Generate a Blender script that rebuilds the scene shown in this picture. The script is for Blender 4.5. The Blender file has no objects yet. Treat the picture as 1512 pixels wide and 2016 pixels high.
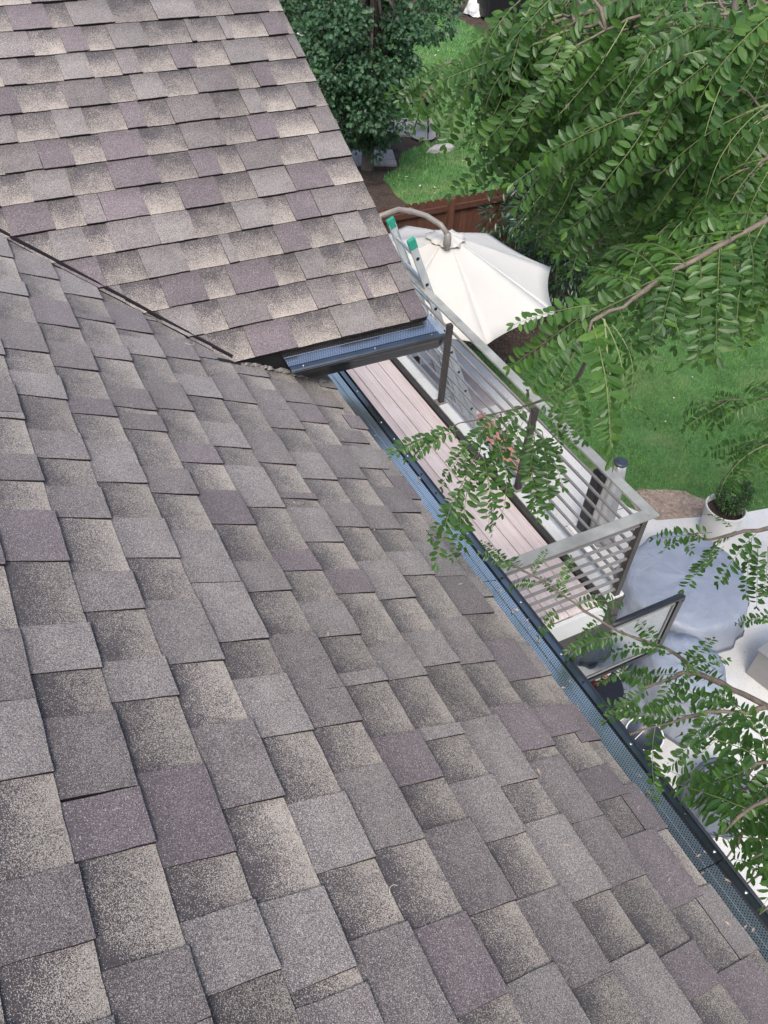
import bpy, math, random
import numpy as np
from mathutils import Vector, Matrix
random.seed(7); rng = np.random.default_rng(11)
R_ = math.radians
# ---------------------------------------------------------------- camera, sky, sun
G = 7.8                                    # camera height above the patio
CAM = np.array([0.0, 0.0, G])
RC = np.array([[0.89194416, -0.44941137, 0.04964906],      # right
               [-0.28486593, -0.64382798, -0.71016683],    # down
               [0.35112251, 0.61928583, -0.7022806]])      # forward
F_PX, CX, CY = 1617.08, 756.0, 1008.0
scene = bpy.context.scene
col = scene.collection
cam = bpy.data.cameras.new('camera'); camo = bpy.data.objects.new('camera', cam); col.objects.link(camo)
cam.sensor_fit = 'VERTICAL'; cam.sensor_height = 36.0; cam.lens = F_PX / 2016 * 36.0
cam.clip_start = 0.02; cam.clip_end = 500
m = Matrix.Identity(4)
for i in range(3):
    m[i][0] = RC[0][i]; m[i][1] = -RC[1][i]; m[i][2] = -RC[2][i]; m[i][3] = CAM[i]
camo.matrix_world = m
scene.camera = camo
SUN_EL, SUN_AZ = R_(54), R_(-142)           # azimuth measured from +Y towards +X
world = bpy.data.worlds.new('World'); scene.world = world; world.use_nodes = True
wn = world.node_tree.nodes; wl = world.node_tree.links
for n in list(wn): wn.remove(n)
sky = wn.new('ShaderNodeTexSky'); sky.sky_type = 'NISHITA'; sky.sun_disc = False
sky.sun_elevation = SUN_EL; sky.sun_rotation = SUN_AZ; sky.air_density = 1.0; sky.dust_density = 3.6; sky.ozone_density = 1.0
bg = wn.new('ShaderNodeBackground'); bg.inputs['Strength'].default_value = 0.13
wo = wn.new('ShaderNodeOutputWorld')
wl.new(sky.outputs[0], bg.inputs[0]); wl.new(bg.outputs[0], wo.inputs[0])
sl = bpy.data.lights.new('sun', 'SUN'); sl.energy = 1.5; sl.angle = R_(26); sl.color = (1.0, 0.97, 0.935)
so = bpy.data.objects.new('sun', sl); col.objects.link(so)
sd = Vector((math.sin(SUN_AZ) * math.cos(SUN_EL), math.cos(SUN_AZ) * math.cos(SUN_EL), math.sin(SUN_EL)))
so.rotation_euler = (-sd).to_track_quat('-Z', 'Y').to_euler()
scene.view_settings.view_transform = 'Standard'; scene.view_settings.look = 'None'
scene.view_settings.exposure = 1.0; scene.view_settings.gamma = 1.0
scene.cycles.max_bounces = 6; scene.cycles.transparent_max_bounces = 12
try: scene.cycles.use_denoising = True
except Exception: pass

# ---------------------------------------------------------------- helpers
def ray(u, v):
    q = np.array([(u - CX) / F_PX, (v - CY) / F_PX, 1.0]) @ RC
    return q / np.linalg.norm(q)
def at(u, v, z):                            # the point of height z that shows at pixel u, v
    r = ray(u, v); return CAM + r * (z - G) / r[2]
def along(u, v, d): return CAM + ray(u, v) * d
BASE = {}
class MB:
    def __init__(s): s.v = []; s.f = []; s.m = []; s.uv = []
    def face(s, pts, mi=0, uv=None):
        b = len(s.v); s.v.extend([tuple(map(float, p)) for p in pts]); s.f.append(list(range(b, b + len(pts)))); s.m.append(mi)
        s.uv.append(uv if uv else [(0.0, 0.0)] * len(pts))
    def raw(s, vs, fs, mi=0):
        b = len(s.v); s.v.extend([tuple(map(float, p)) for p in vs])
        for f in fs: s.f.append([b + i for i in f]); s.m.append(mi); s.uv.append([(0.0, 0.0)] * len(f))
    def obox(s, c, ax, ay, az, mi=0):       # centre and three half vectors
        c, ax, ay, az = map(np.array, (c, ax, ay, az))
        vs = [c + i * ax + j * ay + k * az for i in (-1, 1) for j in (-1, 1) for k in (-1, 1)]
        s.raw(vs, [(0, 1, 3, 2), (4, 6, 7, 5), (0, 4, 5, 1), (2, 3, 7, 6), (0, 2, 6, 4), (1, 5, 7, 3)], mi)
    def box(s, x0, x1, y0, y1, z0, z1, mi=0):
        s.obox(((x0 + x1) / 2, (y0 + y1) / 2, (z0 + z1) / 2), ((x1 - x0) / 2, 0, 0), (0, (y1 - y0) / 2, 0), (0, 0, (z1 - z0) / 2), mi)
    def bar(s, a, b, w, h, up=(0, 0, 1), mi=0):
        a, b, up = map(lambda q: np.array(q, float), (a, b, up)); d = b - a; L = np.linalg.norm(d); d /= L
        sx = np.cross(d, up); sx /= np.linalg.norm(sx); uz = np.cross(sx, d)
        s.obox((a + b) / 2, d * L / 2, sx * w / 2, uz * h / 2, mi)
    def tube(s, path, rad, n=8, mi=0, cap=True):
        path = [np.array(p, float) for p in path]
        if not hasattr(rad, '__len__'): rad = [rad] * len(path)
        vs = []; prev = None
        for i, p in enumerate(path):
            d = path[min(i + 1, len(path) - 1)] - path[max(i - 1, 0)]; d /= (np.linalg.norm(d) + 1e-12)
            if prev is None:
                a = np.array([0, 0, 1.0]) if abs(d[2]) < .9 else np.array([1.0, 0, 0])
            else: a = prev
            sx = a - d * (a @ d); sx /= np.linalg.norm(sx); prev = sx; sy = np.cross(d, sx)
            for k in range(n):
                t = 2 * math.pi * k / n; vs.append(p + rad[i] * (math.cos(t) * sx + math.sin(t) * sy))
        fs = [(i * n + k, i * n + (k + 1) % n, (i + 1) * n + (k + 1) % n, (i + 1) * n + k) for i in range(len(path) - 1) for k in range(n)]
        if cap: fs += [tuple(range(n))[::-1], tuple(range((len(path) - 1) * n, len(path) * n))]
        s.raw(vs, fs, mi)
    def lathe(s, c, prof, n=24, mi=0, wob=None):     # prof: (radius, height) pairs
        vs = []
        for j, (r, h) in enumerate(prof):
            for k in range(n):
                t = 2 * math.pi * k / n; rr = r * (wob(t, j) if wob else 1)
                vs.append((c[0] + rr * math.cos(t), c[1] + rr * math.sin(t), c[2] + h))
        fs = [(j * n + k, j * n + (k + 1) % n, (j + 1) * n + (k + 1) % n, (j + 1) * n + k) for j in range(len(prof) - 1) for k in range(n)]
        if prof[0][0] > 1e-6: fs.append(tuple(range(n))[::-1])
        if prof[-1][0] > 1e-6: fs.append(tuple(range((len(prof) - 1) * n, len(prof) * n)))
        s.raw(vs, fs, mi)
    def prism(s, poly, z0, z1, mi=0):
        n = len(poly)
        if sum(poly[i][0] * poly[(i + 1) % n][1] - poly[(i + 1) % n][0] * poly[i][1] for i in range(n)) < 0: poly = poly[::-1]
        vs = [(x, y, z0) for x, y in poly] + [(x, y, z1) for x, y in poly]
        s.raw(vs, [tuple(range(n))[::-1], tuple(range(n, 2 * n))] + [(i, (i + 1) % n, n + (i + 1) % n, n + i) for i in range(n)], mi)
    def build(s, name, mats, parent=None, smooth=False, uv=False):
        off = BASE.get(parent.name, np.zeros(3)) if parent else np.zeros(3)
        me = bpy.data.meshes.new(name)
        me.from_pydata((np.array(s.v) - off).tolist(), [], s.f)
        if not isinstance(mats, (list, tuple)): mats = [mats]
        for q in mats: me.materials.append(q)
        me.polygons.foreach_set('material_index', s.m)
        if smooth: me.polygons.foreach_set('use_smooth', [True] * len(s.f))
        if uv:
            l = me.uv_layers.new(name='UVMap'); l.data.foreach_set('uv', [c for fu in s.uv for q in fu for c in q])
        me.update()
        return link(name, me, parent)
def link(name, me, parent=None):
    o = bpy.data.objects.new(name, me); col.objects.link(o)
    if parent: o.parent = parent
    BASE[o.name] = BASE.get(parent.name, np.zeros(3)) if parent else np.zeros(3)
    return o
def np_mesh(name, V, Fc, mat, parent=None, smooth=False):   # V (n,3), Fc (m,k)
    me = bpy.data.meshes.new(name); V = np.asarray(V, float); Fc = np.asarray(Fc)
    if parent: V = V - BASE.get(parent.name, np.zeros(3))
    me.vertices.add(len(V)); me.vertices.foreach_set('co', V.ravel())
    k = Fc.shape[1]; me.loops.add(Fc.size); me.loops.foreach_set('vertex_index', Fc.ravel())
    me.polygons.add(len(Fc)); me.polygons.foreach_set('loop_start', np.arange(len(Fc)) * k)
    try: me.polygons.foreach_set('loop_total', np.full(len(Fc), k))
    except Exception: pass
    if smooth: me.polygons.foreach_set('use_smooth', [True] * len(Fc))
    me.materials.append(mat); me.update(calc_edges=True); me.validate()
    return link(name, me, parent)
def thing(name, label, cat, loc, group=None):
    o = bpy.data.objects.new(name, None); col.objects.link(o); o.location = tuple(map(float, loc)); o.empty_display_size = .2
    BASE[o.name] = np.array(loc, float); tag(o, label, cat, group); return o
def tag(o, label, cat, group=None):
    o['label'] = label; o['category'] = cat
    if group: o['group'] = group
    return o
def kind(o, k): o['kind'] = k; return o
def bevel(o, w, seg=2):
    b = o.modifiers.new('bevel', 'BEVEL'); b.width = w; b.segments = seg; b.limit_method = 'ANGLE'; return o

# ---------------------------------------------------------------- materials
def newmat(name):
    mt = bpy.data.materials.new(name); mt.use_nodes = True; nt = mt.node_tree
    return mt, nt, nt.nodes['Principled BSDF']
def N(nt, t, **kw):
    n = nt.nodes.new(t)
    for k, v in kw.items():
        if k in n.inputs: n.inputs[k].default_value = v
        else: setattr(n, k, v)
    return n
def ramp(nt, fac, stops, interp='LINEAR'):
    r = nt.nodes.new('ShaderNodeValToRGB'); r.color_ramp.interpolation = interp
    e = r.color_ramp.elements
    while len(e) < len(stops): e.new(.5)
    for q, (p, c) in zip(e, stops): q.position = p; q.color = (*c, 1)
    nt.links.new(fac, r.inputs[0]); return r.outputs[0]
def math_(nt, op, a, b=None, clamp=False):
    n = nt.nodes.new('ShaderNodeMath'); n.operation = op; n.use_clamp = clamp
    for i, q in enumerate((a, b)):
        if q is None: continue
        if isinstance(q, (int, float)): n.inputs[i].default_value = q
        else: nt.links.new(q, n.inputs[i])
    return n.outputs[0]
def mixc(nt, fac, a, b, blend='MIX'):
    n = nt.nodes.new('ShaderNodeMix'); n.data_type = 'RGBA'; n.blend_type = blend
    for i, q in ((0, fac), (6, a), (7, b)):
        if isinstance(q, (int, float)): n.inputs[i].default_value = q
        elif isinstance(q, tuple): n.inputs[i].default_value = (*q, 1)
        else: nt.links.new(q, n.inputs[i])
    return n.outputs[2]
def pos(nt, sc=(1, 1, 1)):
    g = nt.nodes.new('ShaderNodeNewGeometry')
    if sc == (1, 1, 1): return g.outputs['Position']
    mp = nt.nodes.new('ShaderNodeVectorMath'); mp.operation = 'MULTIPLY'; mp.inputs[1].default_value = sc
    nt.links.new(g.outputs['Position'], mp.inputs[0]); return mp.outputs[0]
def noise(nt, vec, scale, detail=3.0, rough=.55, out='Fac'):
    n = N(nt, 'ShaderNodeTexNoise', Scale=scale, Detail=detail, Roughness=rough); nt.links.new(vec, n.inputs['Vector']); return n.outputs[out]
def bump(nt, b, h, strength, dist):
    n = N(nt, 'ShaderNodeBump', Strength=strength, Distance=dist); nt.links.new(h, n.inputs['Height']); nt.links.new(n.outputs[0], b.inputs['Normal'])
def plain(name, c, rough=.6, var=.12, scale=6.0, sc=(1, 1, 1), metal=0.0, bmp=0.0, bscale=60.0, spec=.5, obj_var=0.0):
    mt, nt, b = newmat(name); P = pos(nt, sc)
    f = noise(nt, P, scale, 5.0, .6)
    lo = tuple(max(0, x * (1 - var)) for x in c); hi = tuple(min(1, x * (1 + var)) for x in c)
    cc = ramp(nt, f, [(.3, lo), (.7, hi)])
    if obj_var:
        oi = nt.nodes.new('ShaderNodeObjectInfo')
        cc = mixc(nt, 1.0, cc, ramp(nt, oi.outputs['Random'], [(0, (1 - obj_var,) * 3), (1, (1,) * 3)]), 'MULTIPLY')
    nt.links.new(cc, b.inputs['Base Color']); b.inputs['Roughness'].default_value = rough; b.inputs['Metallic'].default_value = metal
    b.inputs['Specular IOR Level'].default_value = spec
    if bmp: bump(nt, b, noise(nt, P, bscale, 4.0), bmp, .01)
    return mt

def granule(name, dark, light, prob, grad=False):
    """Mineral granules: every grain takes the dark or the light mix; prob is the share of light grains.
    grad: the printed blend of the lower layer, dark at the top of the exposure to tan at the butt."""
    mt, nt, b = newmat(name); P = pos(nt)
    v = N(nt, 'ShaderNodeTexVoronoi', Scale=850.0); nt.links.new(P, v.inputs['Vector'])
    sp = nt.nodes.new('ShaderNodeSeparateColor'); nt.links.new(v.outputs['Color'], sp.inputs[0])
    oi = nt.nodes.new('ShaderNodeObjectInfo')
    big = noise(nt, P, 14.0, 3.0)
    pr = math_(nt, 'ADD', math_(nt, 'MULTIPLY', math_(nt, 'SUBTRACT', big, .5), .55), prob)
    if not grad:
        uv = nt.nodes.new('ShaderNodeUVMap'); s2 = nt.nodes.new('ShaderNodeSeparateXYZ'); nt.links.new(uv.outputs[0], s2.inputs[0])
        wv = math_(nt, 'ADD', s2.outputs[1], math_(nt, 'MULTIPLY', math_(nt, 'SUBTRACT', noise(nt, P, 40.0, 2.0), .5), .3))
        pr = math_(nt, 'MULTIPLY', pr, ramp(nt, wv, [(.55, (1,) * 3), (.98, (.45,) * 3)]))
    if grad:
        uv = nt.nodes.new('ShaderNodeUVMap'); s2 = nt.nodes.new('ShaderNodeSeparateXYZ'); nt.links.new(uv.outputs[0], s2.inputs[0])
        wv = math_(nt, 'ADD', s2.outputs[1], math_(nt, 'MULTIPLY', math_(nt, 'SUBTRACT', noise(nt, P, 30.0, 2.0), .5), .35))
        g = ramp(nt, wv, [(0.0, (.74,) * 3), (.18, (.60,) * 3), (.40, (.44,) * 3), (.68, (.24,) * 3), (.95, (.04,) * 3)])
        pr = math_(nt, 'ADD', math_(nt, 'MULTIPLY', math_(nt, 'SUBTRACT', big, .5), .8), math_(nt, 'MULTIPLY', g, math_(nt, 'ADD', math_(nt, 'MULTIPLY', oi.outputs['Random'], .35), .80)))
    pick = math_(nt, 'LESS_THAN', sp.outputs[0], pr)
    cd = ramp(nt, sp.outputs[1], [(0, tuple(x * .65 for x in dark)), (.6, dark), (1, tuple(min(1, x * 1.6) for x in dark))])
    cl = ramp(nt, sp.outputs[2], [(0, tuple(x * .7 for x in light)), (.6, light), (1, tuple(min(1, x * 1.45) for x in light))])
    cc = mixc(nt, pick, cd, cl)
    cc = mixc(nt, math_(nt, 'GREATER_THAN', sp.outputs[2], .972), cc, (.52, .50, .48))
    tone = ramp(nt, oi.outputs['Random'], [(0, (.84,) * 3), (1, (1.08,) * 3)])
    cc = mixc(nt, 1.0, cc, tone, 'MULTIPLY')
    wear = ramp(nt, noise(nt, P, 2.3, 4.0), [(.28, (.80,) * 3), (.72, (1.10,) * 3)])
    cc = mixc(nt, 1.0, cc, wear, 'MULTIPLY')
    nt.links.new(cc, b.inputs['Base Color']); b.inputs['Roughness'].default_value = .75; b.inputs['Specular IOR Level'].default_value = .5
    b.inputs['Sheen Weight'].default_value = .28; b.inputs['Sheen Roughness'].default_value = .4
    bump(nt, b, v.outputs['Distance'], .4, .0014)
    return mt

M = {}
TAN = (.34, .298, .256)
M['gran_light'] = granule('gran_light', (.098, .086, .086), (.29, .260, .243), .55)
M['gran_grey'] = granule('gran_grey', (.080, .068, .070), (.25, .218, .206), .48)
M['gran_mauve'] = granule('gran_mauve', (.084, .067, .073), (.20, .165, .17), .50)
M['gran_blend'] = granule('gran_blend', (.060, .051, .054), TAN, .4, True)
M['asphalt'] = plain('asphalt', (.014, .012, .016), .95, .3, 80, spec=.2)
M['deck_felt'] = plain('deck_felt', (.03, .028, .03), .95)
M['black_metal'] = plain('black_metal', (.012, .013, .016), .28, .3, 9.0, spec=.6, bmp=.03, bscale=8)
M['lip_metal'] = plain('lip_metal', (.24, .24, .245), .3, .2, 9.0, metal=1.0)
M['black_trim'] = plain('black_trim', (.016, .016, .017), .45, .3, 9.0, bmp=.05, bscale=30)
def guard_mat():
    mt, nt, b = newmat('perforated_guard')
    uv = nt.nodes.new('ShaderNodeUVMap'); s = nt.nodes.new('ShaderNodeSeparateXYZ'); nt.links.new(uv.outputs[0], s.inputs[0])
    # staggered rows of punched holes, uv in metres
    pr, pc = .0078, .0078
    row = math_(nt, 'DIVIDE', s.outputs[1], pr); rf = math_(nt, 'FLOOR', row)
    odd = math_(nt, 'MULTIPLY', math_(nt, 'MODULO', math_(nt, 'ADD', rf, 100.0), 2.0), .5)
    cu = math_(nt, 'ADD', math_(nt, 'DIVIDE', s.outputs[0], pc), odd)
    fu = math_(nt, 'SUBTRACT', math_(nt, 'FRACT', math_(nt, 'ADD', cu, 1000.0)), .5)
    fv = math_(nt, 'SUBTRACT', math_(nt, 'FRACT', math_(nt, 'ADD', row, 100.0)), .5)
    d = math_(nt, 'SQRT', math_(nt, 'ADD', math_(nt, 'MULTIPLY', fu, fu), math_(nt, 'MULTIPLY', fv, fv)))
    hole = math_(nt, 'LESS_THAN', d, .24)
    f = noise(nt, pos(nt), 7.0, 4.0)
    cc = ramp(nt, f, [(.3, (.66, .65, .64)), (.75, (.82, .81, .80))])
    nt.links.new(cc, b.inputs['Base Color'])
    b.inputs['Roughness'].default_value = .3; b.inputs['Metallic'].default_value = 1.0
    tr = nt.nodes.new('ShaderNodeBsdfTransparent'); mx = nt.nodes.new('ShaderNodeMixShader')
    out = nt.nodes['Material Output']
    nt.links.new(hole, mx.inputs[0]); nt.links.new(b.outputs[0], mx.inputs[1]); nt.links.new(tr.outputs[0], mx.inputs[2]); nt.links.new(mx.outputs[0], out.inputs[0])
    return mt
M['guard'] = guard_mat()
M['screw'] = plain('screw', (.5, .5, .5), .35, metal=1.0)
M['caulk'] = plain('caulk', (.17, .165, .155), .9, .5, 60, bmp=.5, bscale=90)
M['siding'] = plain('siding', (.55, .52, .46), .7, .06, 4)
M['soffit'] = plain('soffit', (.03, .03, .032), .7)
def board_mat(name, c, grain=.12, rough=.65):
    mt, nt, b = newmat(name)
    oi = nt.nodes.new('ShaderNodeObjectInfo')
    P = pos(nt, (60, 2.2, 60)); f = noise(nt, P, 1.0, 5.0, .65); g = noise(nt, pos(nt), 1.7, 4.0)
    cc = ramp(nt, f, [(.25, tuple(x * (1 - grain) for x in c)), (.75, tuple(min(1, x * (1 + grain * .6)) for x in c))])
    cc = mixc(nt, 1.0, cc, ramp(nt, g, [(.3, (.86, .84, .83)), (.65, (1, 1, 1))]), 'MULTIPLY')
    cc = mixc(nt, 1.0, cc, ramp(nt, oi.outputs['Random'], [(0, (.88, .86, .86)), (1, (1, 1, 1))]), 'MULTIPLY')
    dirt = ramp(nt, noise(nt, pos(nt), 55.0, 2.0), [(.27, (.45, .42, .4)), (.33, (1, 1, 1))])
    cc = mixc(nt, .6, cc, mixc(nt, 1.0, cc, dirt, 'MULTIPLY'))
    nt.links.new(cc, b.inputs['Base Color']); b.inputs['Roughness'].default_value = rough
    bump(nt, b, f, .25, .002); return mt
M['deck_board'] = board_mat('deck_board', (.78, .665, .625), .24)
M['curb'] = board_mat('curb', (.72, .73, .70), .08)
M['rail'] = plain('rail', (.31, .31, .285), .55, .25, 5, bmp=.06, bscale=120)
M['bar'] = plain('bar', (.225, .212, .198), .5, .15, 8)
M['bronze'] = plain('bronze', (.045, .04, .037), .5, .25, 8)
def concrete_mat():
    mt, nt, b = newmat('concrete'); P = pos(nt)
    cc = ramp(nt, noise(nt, P, 1.1, 6.0, .62), [(.3, (.50, .485, .455)), (.55, (.62, .61, .58)), (.8, (.68, .67, .64))])
    sp = ramp(nt, noise(nt, P, 38.0, 3.0), [(.3, (.80, .78, .75)), (.42, (1, 1, 1))])
    cc = mixc(nt, 1.0, cc, sp, 'MULTIPLY')
    nt.links.new(cc, b.inputs['Base Color']); b.inputs['Roughness'].default_value = .8
    bump(nt, b, noise(nt, P, 120.0, 3.0), .1, .004); return mt
M['concrete'] = concrete_mat()
M['joint'] = plain('joint', (.22, .20, .17), .95)
def ground_mat(name, c1, c2, s1, s2, c3=None):
    mt, nt, b = newmat(name); P = pos(nt)
    cc = ramp(nt, noise(nt, P, s1, 6.0, .65), [(.32, c1), (.68, c2)])
    if c3: cc = mixc(nt, ramp(nt, noise(nt, P, s2, 4.0, .6), [(.5, (0, 0, 0)), (.72, (1, 1, 1))]), cc, c3)
    nt.links.new(cc, b.inputs['Base Color']); b.inputs['Roughness'].default_value = .95; b.inputs['Specular IOR Level'].default_value = .1
    bump(nt, b, noise(nt, P, s1 * 2, 5.0), .6, .03); return mt
M['lawn'] = ground_mat('lawn', (.055, .12, .04), (.09, .19, .06), 14.0, .8, (.16, .2, .09))
M['soil'] = ground_mat('soil', (.035, .026, .021), (.10, .075, .06), 22.0, 3.0, (.025, .02, .017))
M['dirt'] = ground_mat('dirt', (.24, .18, .14), (.46, .37, .30), 24.0, 5.0, (.2, .15, .11))
M['chip'] = plain('chip', (.13, .09, .07), .9, .6, 25)
M['gravel'] = plain('gravel', (.19, .19, .20), .9, .5, 40)
def leaf_mat(name, c, tr=.35, rough=.42, var=.3, spec=.5, back=1.25, ns=7.0):
    mt, nt, b = newmat(name)
    oi = nt.nodes.new('ShaderNodeObjectInfo'); g = nt.nodes.new('ShaderNodeNewGeometry')
    f = noise(nt, g.outputs['Position'], ns, 5.0, .75)
    lo = tuple(x * (1 - var) for x in c); hi = (min(1, c[0] * (1 + var * 1.5)), min(1, c[1] * (1 + var)), min(1, c[2] * (1 + var * .6)))
    cc = ramp(nt, f, [(.3, lo), (.5, c), (.7, hi)])
    cc = mixc(nt, 1.0, cc, ramp(nt, oi.outputs['Random'], [(0, (.72, .78, .8)), (1, (1.12, 1.08, 1.0))]), 'MULTIPLY')
    ri = ramp(nt, g.outputs['Random Per Island'], [(0, (.75, .8, .85)), (.9, (1.1, 1.08, 1.0)), (1.0, (1.5, 1.35, .9))])
    cc = mixc(nt, 1.0, cc, ri, 'MULTIPLY')
    nt.links.new(cc, b.inputs['Base Color']); b.inputs['Roughness'].default_value = rough; b.inputs['Specular IOR Level'].default_value = spec
    t = nt.nodes.new('ShaderNodeBsdfTranslucent')
    tc = mixc(nt, 1.0, cc, (back * 1.2, back * 1.35, back * .55), 'MULTIPLY'); nt.links.new(tc, t.inputs[0])
    mx = nt.nodes.new('ShaderNodeMixShader'); mx.inputs[0].default_value = tr
    nt.links.new(b.outputs[0], mx.inputs[1]); nt.links.new(t.outputs[0], mx.inputs[2]); nt.links.new(mx.outputs[0], nt.nodes['Material Output'].inputs[0])
    return mt
M['locust'] = leaf_mat('locust', (.066, .148, .034), .42, .40, .38)
M['oak'] = leaf_mat('oak', (.048, .112, .06), .25, .5)
M['peach'] = leaf_mat('peach', (.032, .078, .036), .2, .36, spec=.6)
M['grass'] = leaf_mat('grass', (.135, .285, .10), .35, .5, .42, ns=2.2)
M['boxwood'] = leaf_mat('boxwood', (.05, .105, .03), .2, .5)
M['bark'] = plain('bark', (.12, .10, .088), .9, .45, 30, (1, 1, .3), bmp=.6, bscale=60)
M['twig'] = plain('twig', (.135, .108, .085), .8, .35, 60, bmp=.3, bscale=150)
M['stem'] = plain('stem', (.13, .16, .06), .6, .3, 40)
M['fence_wood'] = plain('fence_wood', (.10, .04, .024), .75, .3, 9, (6, 6, .6), bmp=.2, obj_var=.25)
M['canopy'] = plain('canopy', (.52, .50, .455), .8, .03, 3, bmp=.05, bscale=25)
M['canopy_under'] = plain('canopy_under', (.05, .05, .055), .8)
M['arm'] = plain('arm', (.22, .205, .185), .4, .1, 6)
M['alu'] = plain('alu', (.68, .71, .72), .35, .15, 12, (1, 1, .2), metal=.85)
M['green_cap'] = plain('green_cap', (.02, .30, .20), .4, .2, 60)
def vinyl(name, c, rough=.4):
    mt, nt, b = newmat(name); P = pos(nt)
    cc = ramp(nt, noise(nt, P, 3.0, 4.0), [(.3, tuple(x * .86 for x in c)), (.7, c)])
    nt.links.new(cc, b.inputs['Base Color']); b.inputs['Roughness'].default_value = rough
    w = N(nt, 'ShaderNodeTexNoise', Scale=2.2, Detail=2.5, Distortion=1.8); nt.links.new(P, w.inputs['Vector'])
    w2 = N(nt, 'ShaderNodeTexNoise', Scale=5.0, Detail=2.0, Distortion=1.5); nt.links.new(P, w2.inputs['Vector'])
    bump(nt, b, math_(nt, 'ADD', w.outputs[0], math_(nt, 'MULTIPLY', w2.outputs[0], .35)), .55, .06); return mt
M['vinyl'] = vinyl('vinyl', (.29, .32, .375)); M['vinyl_dark'] = vinyl('vinyl_dark', (.13, .15, .19), .5)
M['pot'] = plain('pot', (.66, .65, .61), .45, .05, 5)
M['box_grey'] = plain('box_grey', (.24, .235, .23), .7, .08, 6)
M['mat_red'] = plain('mat_red', (.50, .20, .19), .95, .25, 8); M['mat_grey'] = plain('mat_grey', (.36, .31, .31), .95, .15, 8)
M['red'] = plain('red', (.45, .02, .03), .3); M['pink'] = plain('pink', (.75, .22, .25), .4); M['dark_red'] = plain('dark_red', (.08, .01, .014), .3)
M['white'] = plain('white', (.78, .77, .75), .4, .04); M['sleeve'] = plain('sleeve', (.42, .42, .41), .3, .15, 4, metal=.3)
M['cap_blue'] = plain('cap_blue', (.04, .05, .07), .4); M['black'] = plain('black', (.01, .01, .012), .4)
M['stone'] = plain('stone', (.40, .38, .36), .85, .25, 9, bmp=.5, bscale=30); M['paver'] = plain('paver', (.33, .30, .28), .9, .15, 12, bmp=.2, obj_var=.25)
M['brown'] = plain('brown', (.24, .13, .09), .35, .2, 9); M['tarp'] = plain('tarp', (.55, .56, .57), .35, .15, 8, bmp=.5, bscale=10)
M['straw'] = plain('straw', (.6, .56, .45), .8)
def glass_mat():
    mt, nt, b = newmat('pane_glass')
    gl = nt.nodes.new('ShaderNodeBsdfGlossy'); gl.inputs['Roughness'].default_value = .02; gl.inputs[0].default_value = (.85, .88, .9, 1)
    tr = nt.nodes.new('ShaderNodeBsdfTransparent'); tr.inputs[0].default_value = (.55, .6, .6, 1)
    mx = nt.nodes.new('ShaderNodeMixShader'); mx.inputs[0].default_value = .5
    nt.links.new(tr.outputs[0], mx.inputs[1]); nt.links.new(gl.outputs[0], mx.inputs[2]); nt.links.new(mx.outputs[0], nt.nodes['Material Output'].inputs[0])
    return mt
M['glass'] = glass_mat()

# ---------------------------------------------------------------- setting: ground, lawns, patio
def inpoly(x, y, poly):
    x = np.asarray(x); y = np.asarray(y); r = np.zeros(x.shape, bool); n = len(poly); j = n - 1
    for i in range(n):
        xi, yi = poly[i]; xj, yj = poly[j]
        c = ((yi > y) != (yj > y)) & (x < (xj - xi) * (y - yi) / (yj - yi + 1e-12) + xi); r ^= c; j = i
    return r
def sheet(name, poly, z, mat):
    b = MB(); b.face([(x, y, z) for x, y in poly], 0); return kind(b.build(name, mat), 'structure')
def wavy(pts, amp, step=.25):
    out = []
    for i in range(len(pts)):
        a = np.array(pts[i]); c = np.array(pts[(i + 1) % len(pts)]); n = max(1, int(np.linalg.norm(c - a) / step))
        for k in range(n):
            q = a + (c - a) * k / n; out.append((q[0] + rng.normal(0, amp), q[1] + rng.normal(0, amp)))
    return out
sheet('ground', [(-120, -120), (160, -120), (160, 200), (-120, 200)], -.045, M['soil'])
PATIO = [(-.5, -6), (9.6, -6), (9.6, 4.62), (8.35, 4.86), (7.25, 5.22), (7.05, 5.6), (6.95, 10.4), (-.5, 10.4)]
pt = MB(); pt.prism(PATIO, -.14, 0.0, 0); patio = kind(pt.build('patio', M['concrete']), 'structure')
jm = MB()
for a, c in [((7.05, 3.70), (9.6, 3.62)), ((7.36, 4.62), (8.1, 2.2)), ((3.4, 1.2), (9.6, .95)), ((5.2, -6), (5.2, 1.1)), ((4.0, 5.7), (7.0, 5.6)), ((4.0, 8.0), (6.97, 7.95))]:
    jm.bar((*a, .002), (*c, .002), .012, .004)
jm.build('joint', M['joint'], patio)
BED = wavy([(6.9, 10.4), (7.3, 9.3), (8.2, 9.15), (9.3, 9.7), (10.4, 9.85), (12.2, 9.9), (15, 10.2), (24, 10.6), (24, 11.75), (6.9, 11.75)], .04)
LAWN = [(6.9, 5.2), (7.3, 5.15), (9.4, 4.6), (9.6, -6), (40, -6), (40, 11.6), (6.9, 11.6)]
DIRT = wavy([(7.0, 5.0), (7.2, 5.75), (7.5, 5.85), (7.95, 5.6), (8.35, 5.15), (8.6, 4.75), (9.7, 4.4), (9.7, 4.2), (7.2, 4.9)], .015, .15)
sheet('lawn', LAWN, -.035, M['lawn'])
sheet('bare_dirt', DIRT, -.029, M['dirt'])
sheet('mulch_bed', BED, -.030, M['soil'])
NL = wavy([tuple(at(u, v, -.036)[:2]) for u, v in [(800, 408), (770, 372), (748, 345), (785, 330), (790, 300), (866, 276), (864, 266), (700, 250), (680, 170), (715, 70), (790, 36), (850, 26), (905, 38), (960, 72), (1012, 135)]] + [(19.5, 20.5), (40, 18), (40, 12.2), (11.5, 12.1), (9.4, 12.6)], .04)
sheet('neighbour_lawn', NL, -.036, M['lawn'])
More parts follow.
